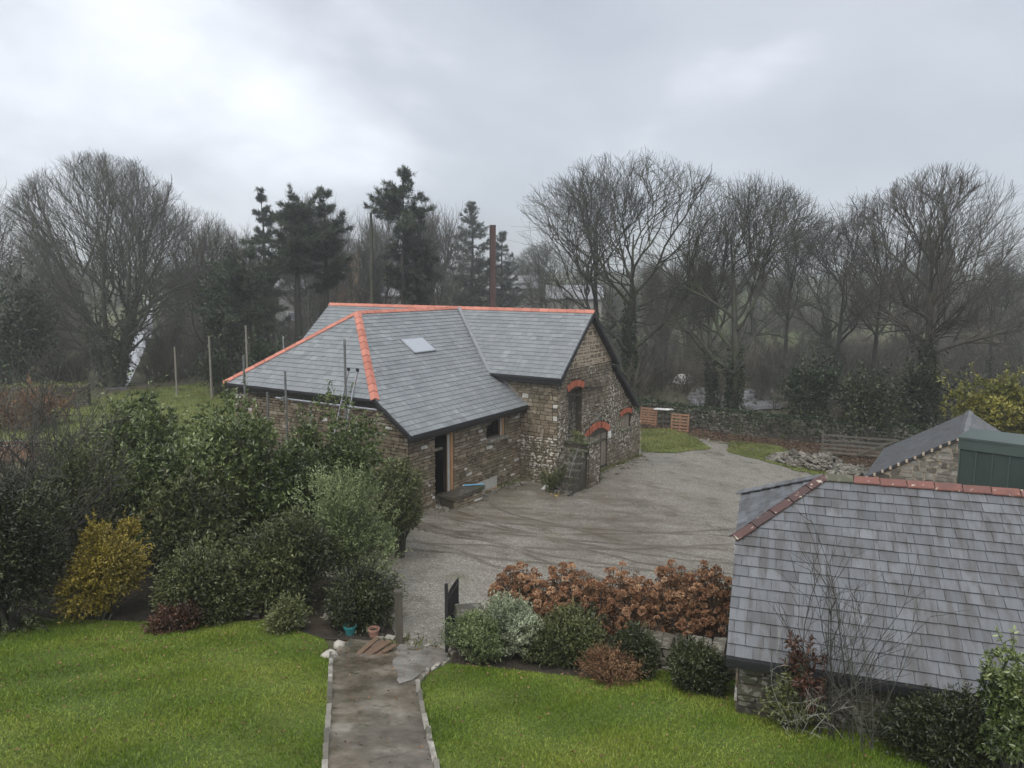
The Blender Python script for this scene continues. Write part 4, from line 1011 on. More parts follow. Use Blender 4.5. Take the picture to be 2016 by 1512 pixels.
tF = plant_tree('bare_tree', 1640, 60, 376, 130, 9, 'crooked dark bare tree left of the slender straight one', 'bark_dark', trunk=.3, r0=.30, limbs=8, counts=(6, 5, 4, 2), trop=.05, wig=.26, lean=(1.6, 0), ivy_n=900, ivy_top=5.)
tD = plant_tree('bare_tree', 215, 60, 304, 185, 10, 'big fan shaped bare tree by the lane, ivy up its stems', 'bark_grey', trunk=.14, r0=.34, limbs=8, stems=5, counts=(6, 5, 4, 3), low=.12, trop=.09, bend=np.array([-.02, 0, .0]), ivy_n=4200, ivy_top=8.5, ivy_mat='leaf_dark', limb_ang=(.3, .8), wig=.15)
tL = plant_tree('bare_tree', 398, 67, 396, 95, 12, 'brownish bare tree just right of the lane', 'bark_brown', trunk=.18, r0=.22, limbs=10, stems=2, counts=(6, 6, 5, 3), trop=.16, limb_ang=(.2, .8), low=.1)
tS = plant_tree('bare_tree', 690, 74, 356, 80, 13, 'tallest pale bare tree between the two dark conifers', 'bark_grey', trunk=.2, r0=.20, limbs=10, stems=2, counts=(6, 6, 5, 3), trop=.18, limb_ang=(.18, .7), low=.15)
for i, (src, px, dp, top, lab) in enumerate((
    (tL, -15, 62, 338, 'bare tree cut by the left edge of the picture'),
    (tC, 75, 84, 452, 'hazy bare tree left of the fan shaped tree'),
    (tA, 350, 88, 402, 'hazy bare tree right of the fan shaped tree'),
    (tS, 448, 82, 430, 'thin bare tree left of the first conifer'),
    (tS, 605, 78, 352, 'bare tree showing above the first dark conifer'),
    (tL, 648, 86, 372, 'bare tree behind the forked conifer trunk'),
    (tS, 752, 82, 372, 'bare tree left of the spiky topped conifer'),
    (tL, 880, 84, 388, 'bare tree right of the spiky topped conifer'),
    (tB, 1075, 110, 470, 'small hazy bare tree behind the left reaching limbs'),
    (tE, 1545, 66, 362, 'bare tree between the spreading and the crooked tree'),
    (tA, 1620, 78, 420, 'hazy bare tree behind the crooked tree'),
    (tF, 1965, 62, 470, 'low crooked bare tree near the right edge'),
    (tB, 2040, 70, 455, 'bare tree cut by the right edge of the picture'),
    (tL, 1330, 76, 470, 'brownish bare tree between the two ivy clad trees'),
    (tS, 1770, 74, 400, 'pale bare tree left of the round crowned tree'),
    (tB, 1010, 150, 500, 'far small bare tree behind the rusty post'))):
    place_copy(src, px, dp, top, lab, 40+i)

# ------------------------------------------------------------------ conifers
def conifer(px, depth, top, half_px, seed, label, bare=.45, r0=.28, dens=1., shape='pine', name='conifer_tree', mat='leaf_conifer'):
    b = depth_base(px, depth); Hh = height_for(top, depth, b[2]); W = wide(half_px, depth); r = np.random.default_rng(seed)
    t = empty(name, b, 0, label=label, cat='tree')
    K = 14; P = np.zeros((1, K, 3)); P[0, :, 2] = np.linspace(-.3, Hh, K); P[0, :, 0] = np.cumsum(r.normal(0, .05, K)); P[0, :, 1] = np.cumsum(r.normal(0, .05, K)); P[0, 0, :2] = 0
    R = r0*(1-np.linspace(0, .93, K)[None, :]**1.3)
    trunk = [tubes_np(P, R, 9)]
    nb = int((150 if shape == 'cone' else 95)*dens); u = np.sort(bare+(1-bare)*r.random(nb)**.95)
    p, d, rr = sample_on(P, R, np.zeros(nb, int), u*.999); az = r.uniform(0, 2*PI, nb); f = (u-bare)/(1-bare)
    rnd = r.uniform(.35, 1.2, nb)
    if shape == 'pine': prof = np.clip(.35+.75*np.sin(np.clip(f*.95+.1, 0, 1)*PI), .15, 1.1)*rnd*(.7+.5*np.sin(f*9+seed)**2)
    elif shape == 'layer': prof = np.where(f > .62, np.clip((1.08-f)*2.7, .1, 1), np.where(f > .46, .2, .68))*rnd
    else: prof = np.clip(1.04-f, .05, 1)**.8*(.55+.5*rnd)
    L = W*prof*1.12+.25; el = np.where(f > .9, .9, r.normal(.0, .22, nb)); D0 = np.stack([np.cos(az)*np.cos(el), np.sin(az)*np.cos(el), np.sin(el)], 1)
    BP, BR = grow(r, p, D0, L, np.clip(rr*.3, .02, .07), 6, .10, .07, .3); trunk.append(tubes_np(BP, BR, 4))
    n_ = int((3000 if shape == 'cone' else 1500)*dens); idx = r.choice(nb, n_, p=L/L.sum()); uu = r.uniform(.12, 1., n_)
    q, dd, _ = sample_on(BP, BR, idx, uu)
    side = unit(np.cross(dd, np.array([0, 0, 1.])))*r.choice([-1, 1], n_)[:, None]
    sl = np.clip(L[idx]*.34*(1.2-uu), .2, .8)*r.uniform(.5, 1.25, n_); sdir = unit(side*.75+dd*.8+r.normal(0, .35, (n_, 3))+np.array([0, 0, .05]))
    q = np.concatenate([q+sdir*(sl*f_)[:, None] for f_ in (.1, .38, .66, .92)]); sdir = np.concatenate([sdir]*4)
    rep = 4; q = np.repeat(q, rep, 0)+r.normal(0, .05, (len(q)*rep, 3)); sd2 = np.repeat(sdir, rep, 0)+r.normal(0, .5, (len(q), 3))+np.array([0, 0, .18])
    V, T = leaves_np(r, q, sd2, r.uniform(.2, .46, len(q)), r.uniform(.03, .055, len(q)), .1, .05)
    sp_i = np.repeat(np.tile(idx, 4), rep); tn = np.clip(r.normal(.42, .18, nb)[sp_i]+r.normal(0, .15, len(q)), 0, 1)
    V1, Q1 = cat_meshes(trunk); obj('trunk', mesh_np('trunk', V1, quads=Q1, smooth=True), 'bark_dark', t)
    obj('crown', mesh_np('crown', V, tris=T, tint=np.repeat(tn, 4)), mat, t)
    return t
conifer(586, 57, 396, 58, 1, 'dark conifer with a bare lower trunk left of the barn ridge', .64, .36, .9, 'pine')
conifer(644, 59, 388, 40, 2, 'second dark conifer close behind the first, ivy dark trunk', .55, .33, .75, 'pine')
cs = conifer(798, 58, 348, 54, 3, 'spiky topped conifer with layered branches above the barn ridge', .46, .30, 1., 'layer')
conifer(826, 60, 418, 30, 4, 'shorter dark conifer leaning into the spiky topped one', .42, .36, .8, 'pine')
conifer(527, 76, 382, 40, 5, 'slim pointed conifer behind the first dark conifer', .1, .22, .8, 'cone')
conifer(926, 98, 408, 84, 6, 'hazy dense conifer left of the rusty post', .02, .3, 1.1, 'cone')
conifer(988, 102, 462, 58, 7, 'lower hazy conifer right behind the rusty post', .02, .25, .8, 'cone')
conifer(500, 54, 512, 62, 8, 'low wide dark conifer left of the barn roof', .5, .22, .6, 'pine')
# dead trunk
b = depth_base(734, 58); Hh = height_for(420, 58, b[2]); dt_ = empty('dead_tree', b, 0, label='bare dead trunk with a few branch stubs between the conifers', cat='tree')
P = np.zeros((1, 10, 3)); P[0, :, 2] = np.linspace(-.3, Hh, 10); P[0, :, 0] = np.cumsum(np.random.default_rng(2).normal(0, .07, 10)); V, Q = tubes_np(P, np.linspace(.30, .09, 10)[None], 9); obj('trunk', mesh_np('trunk', V, quads=Q, smooth=True), 'bark', dt_)
r = np.random.default_rng(5); P2, R2 = grow(r, np.array([[0, 0, Hh*.45], [0, 0, Hh*.55], [0, 0, Hh*.7]]), np.array([[.8, .2, .5], [-.9, .1, .35], [.7, -.2, .6]]), np.array([2.4, 1.6, 1.2]), np.array([.08, .06, .05]), 6, .15, .05); V, Q = tubes_np(P2, R2, 5); obj('crown', mesh_np('crown', V, quads=Q), 'bark_dark', dt_)

# ------------------------------------------------------------------ leafy shrubs
def shrub(name, c, rad, n, leafL, leafW, mat, label, cat='shrub', seed=0, clumps=26, mode='leaf', stems=7, group=None, stem_mat='bark', up=.35, base=None, shell=.35, bright=.45, lump=.5, shoots=-1):
    if shoots < 0: shoots = int(clumps*1.4)
    r = np.random.default_rng(seed); c = np.asarray(c, float); rad = np.asarray(rad, float)
    zb = gz(c[0], c[1]) if base is None else base; t = empty(name, (c[0], c[1], zb), 0, label=label, cat=cat, group=group); c = np.array([0, 0, c[2]-zb])
    cc, cd = ell_points(r, clumps, c, rad*.86, .25); cr_ = rad.mean()*r.uniform(.35, 1.25, clumps)*lump
    k = r.integers(0, clumps, n); d = unit(r.normal(0, 1, (n, 3))); f = (shell+(1-shell)*r.random(n)**.5)
    C = cc[k]+d*(cr_[k]*f)[:, None]; ctone = r.normal(0, .19, clumps)
    zb0 = .05; C[:, 2] = np.maximum(C[:, 2], zb0+r.random(n)*.3)
    out = unit(C-c)
    if mode == 'rosette':
        m_ = 7; C = np.repeat(C, m_, 0); dirb = np.repeat(unit(out*.7+np.array([0, 0, up])+d*.5), m_, 0); D = unit(dirb+r.normal(0, .75, C.shape)); C = C+D*leafL*.08; kk = np.repeat(k, m_); tb = np.repeat(r.normal(0, .1, n), m_)
    elif mode == 'spray':
        m_ = 9; L0 = leafL*3.2*r.uniform(.7, 1.3, n); dirb = unit(out*.5+np.array([0, 0, up])+d*.3); fr = np.tile(np.linspace(0, 1, m_), n)
        C = np.repeat(C, m_, 0)+np.repeat(dirb*L0[:, None], m_, 0)*fr[:, None]; D = unit(np.repeat(dirb, m_, 0)*.7+r.normal(0, .6, C.shape)); kk = np.repeat(k, m_); tb = np.repeat(r.normal(0, .1, n), m_)+fr*.18-.08
    else: D = unit(out*.6+d*.5+np.array([0, 0, up*.5])+r.normal(0, .5, C.shape)); kk = k; tb = r.normal(0, .08, n)
    if shoots:
        sc_ = r.integers(0, clumps, shoots); sdv = unit(unit(cc[sc_]-c)*.8+np.array([0, 0, .75])+r.normal(0, .35, (shoots, 3))); sb = cc[sc_]+sdv*(cr_[sc_]*.6)[:, None]; sln = rad.mean()*r.uniform(.25, .7, shoots)
        SPt, SR = grow(r, sb, sdv, sln, np.full(shoots, .007), 5, .12, .03, .4); ml = 16; ix = np.repeat(np.arange(shoots), ml); pu, du, _ = sample_on(SPt, SR, ix, np.tile(np.linspace(.15, 1, ml), shoots))
        C = np.concatenate([C, pu]); D = np.concatenate([D, unit(du*.6+r.normal(0, .7, pu.shape))]); kk = np.concatenate([kk, np.repeat(sc_, ml)]); tb = np.concatenate([tb, np.full(len(pu), .1)])
    N_ = len(C); V, T = leaves_np(r, C, D, leafL*r.uniform(.65, 1.25, N_), leafW*r.uniform(.7, 1.2, N_))
    tn = np.clip(bright+ctone[kk]+tb+r.normal(0, .13, N_), 0, 1)
    obj('crown', mesh_np('crown', V, tris=T, tint=np.repeat(tn, 4)), mat, t)
    if shoots: V, Q = tubes_np(SPt, SR, 4); tag(obj('shoots', mesh_np('shoots', V, quads=Q), stem_mat, t), kind='stuff')
    if stems:
        tgt = cc[r.integers(0, clumps, stems*3)]; P0 = np.stack([r.normal(0, rad[0]*.12, stems*3), r.normal(0, rad[1]*.12, stems*3), np.full(stems*3, -.1)], 1); D0 = unit(tgt-P0); L = np.linalg.norm(tgt-P0, axis=1)*.95
        P, R = grow(r, P0, D0+np.array([0, 0, .25]), L, np.full(stems*3, .035)*r.uniform(.6, 1.4, stems*3), 6, .1, .0, .3); V, Q = tubes_np(P, R, 5); obj('stem', mesh_np('stem', V, quads=Q, smooth=True), stem_mat, t)
    return t
def shrub_px(name, x0, x1, y0, y1, depth, n, lL, lW, mat, label, dr=1., **k):
    n = int(n*1.6)
    """shrub whose crown spans the image box at the given distance"""
    c = aty((x0+x1)/2, (y0+y1)/2, depth); top = aty((x0+x1)/2, y0, depth)[2]; bot = max(aty((x0+x1)/2, y1, depth)[2], gz(c[0], depth)+.15) if k.pop('raised', depth > 25) else gz(c[0], depth)+.05
    rx = wide((x1-x0)/2, depth)*.92; c[2] = (top+bot)/2; return shrub(name, c, (rx, rx*dr, max(.3, (top-bot)/2*.95)), n, lL, lW, mat, label, **k)
shrub_px('laurel_shrub', 120, 420, 738, 1010, 22.5, 2300, .15, .055, 'leaf_laurel', 'largest glossy laurel left of the barn, its top in front of the paddock', mode='rosette', clumps=46, seed=1, dr=.6, up=.8, bright=.6)
shrub_px('laurel_shrub', 360, 590, 778, 1090, 20.5, 1700, .15, .055, 'leaf_laurel', 'tall laurel below the free end of the scaffold tube', mode='rosette', clumps=36, seed=2, dr=.7, up=.8, bright=.55)
shrub_px('laurel_shrub', 545, 790, 795, 1010, 22.8, 1700, .14, .05, 'leaf_laurel', 'laurel reaching up to the foot of the ladder', mode='rosette', clumps=36, seed=3, dr=.6, up=.8, bright=.55)
shrub_px('laurel_shrub', 240, 480, 950, 1150, 18.5, 1100, .14, .055, 'leaf_olive', 'dark leafy shrub between the golden shrub and the laurels', mode='rosette', clumps=30, seed=4, dr=.8, bright=.35)
shrub_px('hebe_shrub', 585, 800, 915, 1195, 18.6, 1500, .10, .03, 'leaf_hebe', 'pale grey green feathery shrub at the edge of the gravel', mode='spray', clumps=34, seed=5, up=1.0, dr=.9, bright=.5)
shrub_px('golden_shrub', 110, 285, 985, 1200, 16.6, 1900, .07, .035, 'leaf_gold', 'golden yellow shrub on the left above the lawn', mode='spray', clumps=13, seed=66, dr=.9, bright=.58, lump=.42, shoots=60)
shrub_px('dark_evergreen', -130, 130, 900, 1215, 15.6, 3600, .09, .04, 'leaf_dark', 'very dark evergreen at the left edge above the lawn', mode='spray', clumps=34, seed=7, dr=.8, bright=.3)
shrub_px('dark_evergreen', 470, 640, 1010, 1215, 17.2, 2400, .09, .04, 'leaf_olive', 'dark evergreen bush between laurel and pale feathery shrub', mode='spray', clumps=22, seed=8, dr=.8, bright=.3, lump=.42)
shrub_px('dark_evergreen', 290, 520, 1105, 1235, 16.6, 1800, .08, .04, 'leaf_olive', 'low dark bush in the bed behind the left lawn', mode='spray', clumps=22, seed=9, dr=.7, bright=.3, lump=.62)
shrub_px('dark_evergreen', 640, 775, 1130, 1245, 16.4, 1600, .08, .035, 'leaf_dark', 'low dark bush under the pale feathery shrub', mode='spray', clumps=18, seed=19, dr=.7, bright=.35)
shrub_px('upright_shrub', 742, 826, 878, 1010, 21.5, 1200, .10, .04, 'leaf_olive', 'narrow dark green shrub before the barn corner', mode='spray', clumps=18, seed=10, up=1.2, bright=.4)
shrub_px('red_leaved_shrub', 310, 395, 1222, 1275, 15.7, 350, .08, .035, 'leaf_red', 'small red brown leaved shrub at the back of the left lawn', mode='spray', clumps=12, seed=11, bright=.4)
shrub_px('green_shrub', 540, 590, 1200, 1245, 15.9, 300, .08, .035, 'leaf_olive', 'small olive green clump at the back of the left lawn', mode='spray', clumps=10, seed=12, bright=.6)
shrub_px('laurel_shrub', 210, 480, 850, 1110, 20.0, 1500, .15, .055, 'leaf_laurel', 'laurel in the middle of the left shrubs, above the dark bed', mode='rosette', clumps=40, seed=61, dr=.6, up=.8, bright=.42)
shrub_px('laurel_shrub', 470, 660, 860, 1100, 20.6, 1300, .14, .05, 'leaf_laurel', 'laurel between the ladder laurel and the pale feathery shrub', mode='rosette', clumps=32, seed=62, dr=.6, up=.8, bright=.42)
shrub_px('privet_shrub', 60, 250, 880, 1100, 19.0, 1700, .08, .035, 'leaf_olive', 'olive green bush behind the golden shrub', mode='spray', clumps=34, seed=63, dr=.7, bright=.45)
# right side
shrub_px('silver_shrub', 935, 1065, 1185, 1310, 14.9, 1500, .06, .025, 'leaf_silver', 'pale silver green shrub beside the black gate', mode='spray', clumps=22, seed=13, up=.8, bright=.55)
shrub_px('silver_shrub', 885, 985, 1225, 1330, 14.4, 900, .06, .025, 'leaf_hebe', 'low sage green shrub in front of the silver shrub', mode='spray', clumps=16, seed=14, up=.6, bright=.45)
shrub_px('dark_evergreen', 1045, 1190, 1222, 1330, 14.8, 1700, .07, .03, 'leaf_olive', 'dark olive shrub in front of the left hydrangeas', mode='spray', clumps=22, seed=15, bright=.32)
shrub_px('dark_evergreen', 1180, 1300, 1258, 1345, 14.1, 1100, .07, .03, 'leaf_dark', 'dark low shrub in the middle of the right border', mode='spray', clumps=18, seed=16, bright=.4)
shrub_px('dark_evergreen', 1300, 1440, 1270, 1350, 13.4, 1000, .07, .03, 'leaf_dark', 'dark low shrub left of the outbuilding corner', mode='spray', clumps=18, seed=17, bright=.4, dr=.6)
shrub_px('brown_shrub', 1130, 1245, 1312, 1345, 13.7, 300, .08, .018, 'leaf_brown', 'dull brown low shrub at the edge of the right lawn', mode='spray', clumps=12, seed=18, bright=.35)
shrub_px('yellow_laurel', 1865, 2080, 735, 885, 33, 2100, .17, .07, 'leaf_yellowgreen', 'yellow green laurel behind the dark green shed', mode='rosette', clumps=34, seed=20, dr=.7, up=.8, bright=.5)
shrub_px('green_shrub', 1940, 2075, 1245, 1390, 9.8, 900, .08, .04, 'leaf_laurel', 'green bush at the right edge over the old slates', mode='rosette', clumps=18, seed=21, bright=.55, base=gz(7, 9.8))
shrub_px('dark_evergreen', 1720, 2060, 1400, 1530, 10.6, 2600, .07, .03, 'leaf_dark', 'dark foliage along the outbuilding wall in the lower right', mode='spray', clumps=34, seed=22, bright=.45, dr=.4)
shrub_px('border_plant', 1480, 1640, 1330, 1425, 11.6, 800, .09, .035, 'leaf_olive', 'green border plant below the red leaved stem', mode='leaf', clumps=18, seed=23, bright=.6, dr=.4)
# evergreen masses among the trees
shrub_px('ivy_clad_tree', -60, 112, 552, 790, 56, 3200, .26, .18, 'leaf_ivy', 'dark ivy smothered tree at the left edge', cat='tree', clumps=40, seed=30, bright=.35, stem_mat='bark_dark')
shrub_px('ivy_clad_tree', 412, 478, 470, 790, 58, 2600, .25, .17, 'leaf_ivy', 'dark narrow ivy smothered tree right of the lane', cat='tree', clumps=34, seed=31, bright=.4, stem_mat='bark_dark')
shrub_px('holly_bush', 470, 600, 640, 800, 50, 2200, .2, .12, 'leaf_ivy', 'dark rounded bush behind the tip of the hip roof', clumps=30, seed=32, bright=.45)
shrub_px('holly_bush', 380, 470, 690, 800, 56, 1500, .2, .12, 'leaf_ivy', 'dark bush beside the wooden poles', clumps=22, seed=33, bright=.4)
shrub_px('holly_bush', 1540, 1650, 690, 870, 46, 2300, .2, .12, 'leaf_ivy', 'dark evergreen bush left of the wooden gate', clumps=30, seed=34, bright=.38)
shrub_px('holly_bush', 1640, 1780, 725, 885, 44, 2300, .2, .12, 'leaf_dark', 'dark evergreen bush behind the wooden gate', clumps=30, seed=35, bright=.45)
shrub_px('holly_bush', 1775, 1890, 680, 880, 43, 2600, .2, .12, 'leaf_dark', 'darkest evergreen bush behind the gabled outbuilding', clumps=34, seed=36, bright=.35)

# ------------------------------------------------------------------ thicket and far woodland (uncountable masses)
def gn_scatter(name, src, pts, sc, rz, **tg):
    me = bpy.data.meshes.new(name); me.vertices.add(len(pts)); me.vertices.foreach_set('co', np.asarray(pts, np.float32).ravel())
    a = me.attributes.new('sc', 'FLOAT', 'POINT'); a.data.foreach_set('value', np.asarray(sc, np.float32))
    a = me.attributes.new('rz', 'FLOAT_VECTOR', 'POINT'); rv = np.zeros((len(pts), 3), np.float32); rv[:, 2] = rz; a.data.foreach_set('vector', rv.ravel()); me.update()
    o = bpy.data.objects.new(name, me); link(o); ng = bpy.data.node_groups.new(name, 'GeometryNodeTree')
    ng.interface.new_socket('Geometry', in_out='INPUT', socket_type='NodeSocketGeometry'); ng.interface.new_socket('Geometry', in_out='OUTPUT', socket_type='NodeSocketGeometry')
    gi = ng.nodes.new('NodeGroupInput'); go = ng.nodes.new('NodeGroupOutput'); ip = ng.nodes.new('GeometryNodeInstanceOnPoints'); oi = ng.nodes.new('GeometryNodeObjectInfo'); oi.inputs[0].default_value = src
    n1_ = ng.nodes.new('GeometryNodeInputNamedAttribute'); n1_.data_type = 'FLOAT'; n1_.inputs[0].default_value = 'sc'
    n2_ = ng.nodes.new('GeometryNodeInputNamedAttribute'); n2_.data_type = 'FLOAT_VECTOR'; n2_.inputs[0].default_value = 'rz'
    L_ = ng.links.new; L_(gi.outputs[0], ip.inputs['Points']); L_(oi.outputs['Geometry'], ip.inputs['Instance']); L_(n1_.outputs['Attribute'], ip.inputs['Scale']); L_(n2_.outputs['Attribute'], ip.inputs['Rotation']); L_(ip.outputs[0], go.inputs[0])
    md = o.modifiers.new('scatter', 'NODES'); md.node_group = ng
    return tag(o, kind='stuff', **tg)
def bush_lines(seed, n=11, h=1., counts=(7, 5), spread=.55, wig=.16):
    r = np.random.default_rng(seed); a = r.uniform(0, 2*PI, n); P0 = np.stack([r.normal(0, .06*h, n), r.normal(0, .06*h, n), np.full(n, -.05*h)], 1)
    D0 = np.stack([np.cos(a)*spread*r.uniform(.2, 1.2, n), np.sin(a)*spread*r.uniform(.2, 1.2, n), np.ones(n)], 1); lv = [grow(r, P0, D0, h*r.uniform(.6, 1.05, n), np.full(n, .012*h), 7, wig*.6, .02, .3)]
    for k, c in enumerate(counts):
        P, R = lv[-1]; par = np.repeat(np.arange(len(P)), c); u = np.clip(np.tile(np.linspace(.25, 1, c), len(P))+r.normal(0, .06, len(par)), .1, 1)
        p, d, rr = sample_on(P, R, par, u); dd = unit(d+unit(r.normal(0, 1, d.shape))*.75+np.array([0, 0, .15])); L = h*(.36, .2, .12)[k]*r.uniform(.5, 1.2, len(par))
        lv.append(grow(r, p, dd, L, np.maximum(rr*.55, .0045*h), (5, 4, 3)[k], wig, .03, .4))
    return lv
def bush_source(seed, **k):
    lv = bush_lines(seed, **k); V, Q = cat_meshes([tubes_np(P, R, (4, 3, 3, 3)[i]) for i, (P, R) in enumerate(lv)]); r = np.random.default_rng(seed)
    return V, Q
def source_obj(nm, V, Q, mat, tint=None):
    me = mesh_np(nm, V, quads=Q, tint=tint if tint is not None else np.full(len(V), .5)); me.materials.append(M[mat]); return bpy.data.objects.new(nm, me)
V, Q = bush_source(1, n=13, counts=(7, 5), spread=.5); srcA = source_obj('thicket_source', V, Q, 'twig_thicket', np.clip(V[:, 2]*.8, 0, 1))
V, Q = bush_source(2, n=10, counts=(8, 6), spread=.95, wig=.22); srcB = source_obj('thicket_source', V, Q, 'bark_brown')
V, Q = bush_source(3, n=8, counts=(8, 6), spread=.4, wig=.14); srcC = source_obj('thicket_source', V, Q, 'bark_grey')
r = np.random.default_rng(77)
def belt(n, xr, yr, cond):
    X = r.uniform(*xr, n); Y = r.uniform(*yr, n); k = cond(X, Y); return np.stack([X[k], Y[k], G(X[k], Y[k])-.05], 1)
lane_c = lambda X, Y: np.abs(X-(-31.8-(Y-60)*.46)) > 2.6+(Y-60)*.01
wallx = lambda X, Y: Y > np.where(X < 24, 52.5-(X-7.5)*.62, 43.)
trk_c = lambda X, Y: ~((np.abs(X-15.5) < 4.2) & (Y < 64)) | (r.random(len(X)) < .12)
B1 = belt(360, (7, 62), (42, 82), lambda X, Y: wallx(X, Y) & trk_c(X, Y)); B2 = belt(480, (-80, -12), (57, 95), lambda X, Y: lane_c(X, Y) & ((X < -34) | (Y > 62)))
B3 = belt(180, (-14, 9), (52, 92), lambda X, Y: Y > 50); B4 = belt(330, (4, 78), (68, 104), lambda X, Y: Y > 0); ALLB = np.concatenate([B1, B2, B3, B4]); sel = r.integers(0, 3, len(ALLB))
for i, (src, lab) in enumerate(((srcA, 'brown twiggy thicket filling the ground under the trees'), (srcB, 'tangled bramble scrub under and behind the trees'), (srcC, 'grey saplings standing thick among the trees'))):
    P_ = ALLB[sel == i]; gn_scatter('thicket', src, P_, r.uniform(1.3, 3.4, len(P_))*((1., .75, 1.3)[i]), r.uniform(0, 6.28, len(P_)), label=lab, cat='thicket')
# ivy and bramble ground cover below the thicket
n_ = 26000; P_ = ALLB[r.integers(0, len(ALLB), n_)]+np.concatenate([r.normal(0, 1.3, (n_, 2)), np.zeros((n_, 1))], 1); P_[:, 2] = G(P_[:, 0], P_[:, 1])+np.abs(r.normal(0, .35, n_)); kp = lane_c(P_[:, 0], P_[:, 1]) & ~((np.abs(P_[:, 0]-15) < 3.6) & (P_[:, 1] < 60) & (P_[:, 1] > 51)); P_ = P_[kp]; n_ = len(P_)
V, T = leaves_np(r, P_, r.normal(0, 1, (n_, 3))+np.array([0, 0, .6]), r.uniform(.2, .42, n_), r.uniform(.12, .26, n_))
tag(obj('ground_cover', mesh_np('ground_cover', V, tris=T, tint=np.repeat(np.clip(r.normal(.45, .25, n_), 0, 1), 4)), 'leaf_dark'), 'dark ivy and bramble leaves covering the ground under the trees', 'ground cover', kind='stuff')
def far_tree(seed, Hh, sp, **k):
    lv = bare_tree(seed, Hh, sp, Hh*.2, .25, limbs=8, counts=(5, 5, 4), **k); return cat_meshes([tubes_np(*lv[i], (5, 4, 3, 3, 3)[i]) for i in range(len(lv))])
V, Q = far_tree(501, 11, 4.6); fA = source_obj('far_source', V, Q, 'bark'); V, Q = far_tree(502, 9, 4.2, wig=.2); fB = source_obj('far_source', V, Q, 'bark_brown')
def woods(n, yr, xs):
    Y = yr[0]+(yr[1]-yr[0])*r.random(n)**1.4; X = r.uniform(-1, 1, n)*Y*xs; k = np.abs(X-(-31.8-(Y-60)*.46)) > 5; k &= (np.sin(X*.05+Y*.031)+np.sin(Y*.06-X*.02) > -.7) | (Y > 230); X, Y = X[k], Y[k]; return np.stack([X, Y, G(X, Y)-.2], 1)
WP = woods(520, (98, 420), .78); half = r.random(len(WP)) < .5
for src, k, lab in ((fA, half, 'far bare woodland fading into the mist'), (fB, ~half, 'far brownish hedgerow trees fading into the mist')):
    gn_scatter('far_woodland', src, WP[k], r.uniform(.6, 1.05, k.sum()), r.uniform(0, 6.28, k.sum()), label=lab, cat='woodland')
HP = woods(900, (90, 300), .75); gn_scatter('hedgerow', srcB, HP, r.uniform(2., 4.5, len(HP)), r.uniform(0, 6.28, len(HP)), label='distant scrubby hedgerows between the fields', cat='hedgerow')

# ------------------------------------------------------------------ dry stone walls, rubble, gate
def field_wall(name, pts, h, th, seed, label, limit=300, mat='stone_dark', cap_ivy=0, capmat='leaf_olive', wr=(.18, .5), hr_=(.12, .26), base_drop=.3):
    t = empty(name, (pts[0][0], pts[0][1], gz(*pts[0])), 0, label=label, cat='wall'); O0 = Vector(t.location); pcs = []; mb = MB(); IM = Matrix.Translation(O0); iv = []
    r = np.random.default_rng(seed)
    for j, (a, b) in enumerate(zip(pts, pts[1:])):
        a = np.array(a, float); b = np.array(b, float); Ln = np.linalg.norm(b-a); d = (b-a)/Ln; nn = np.array([d[1], -d[0]])
        if nn @ (-(a+b)/2) < 0: a, b = b, a; d = -d; nn = np.array([d[1], -d[0]])
        za, zb_ = gz(*a), gz(*b); top = lambda u: h+za+(zb_-za)*u/Ln-O0.z
        O_ = (a[0]-O0.x, a[1]-O0.y, 0); A_ = (d[0], d[1], 0); N_ = (nn[0], nn[1], 0); base = min(za, zb_)-O0.z-base_drop
        wall_backing(mb, O_, A_, N_, top, 0, Ln, base, [], th)
        pcs += stone_pieces(O_, A_, N_, lambda q: (0, Ln), base+.1, top(Ln/2)-.02, [], lambda u, v: mat, IM, seed+j, hr_, wr, (.02, .09), .012, .03)
        x = 0.
        rr = random.Random(seed+j)
        while x < Ln-.1:
            w_ = rr.uniform(.25, .5); m2 = MB(); p = a+d*(x+w_/2)-nn*th/2; m2.box((p[0]-O0.x, p[1]-O0.y, top(x+w_/2)+.03), (w_/2-.01, th/2+.06, rr.uniform(.04, .09)), math.atan2(d[1], d[0])+rr.uniform(-.12, .12), rr.random(), .03)
            V_ = [Vector(q) for q in m2.v]; pcs.append((V_, m2.f, m2.t[0], mat, seen_area((V_,), IM))); x += w_
        if cap_ivy:
            n = int(cap_ivy*Ln); u = r.random(n)*Ln; p = a[None]+d[None]*u[:, None]-nn[None]*(r.random(n)*th*1.2-.1)[:, None]
            zz2 = np.array([top(q) for q in u])+np.abs(r.normal(0, .13, n))-(r.random(n) < .6)*r.random(n)**1.5*.95; p2 = p+nn[None]*np.where(zz2 < np.array([top(q) for q in u]), .12, 0)[:, None]; iv.append(np.stack([p2[:, 0]-O0.x, p2[:, 1]-O0.y, zz2], 1))
    core = mb.build('core', 'mortar', t); scatter_pieces(pcs, 'stone', 'rubble_stonework', t, core, limit)
    if iv:
        C = np.concatenate(iv); V, T = leaves_np(r, C, r.normal(0, 1, C.shape)+np.array([0, 0, .7]), r.uniform(.1, .22, len(C)), r.uniform(.08, .14, len(C))); obj('ivy', mesh_np('ivy', V, tris=T, tint=np.repeat(np.clip(r.normal(.55, .22, len(C)), 0, 1), 4)), capmat, t)
    return t
field_wall('field_wall', [(7.4, 51.6), (12, 48.8), (18, 44.8), (25.5, 40.6)], 1.25, .55, 600, 'long dark stone wall topped with ivy behind the yard', cap_ivy=420, capmat='leaf_ivy')
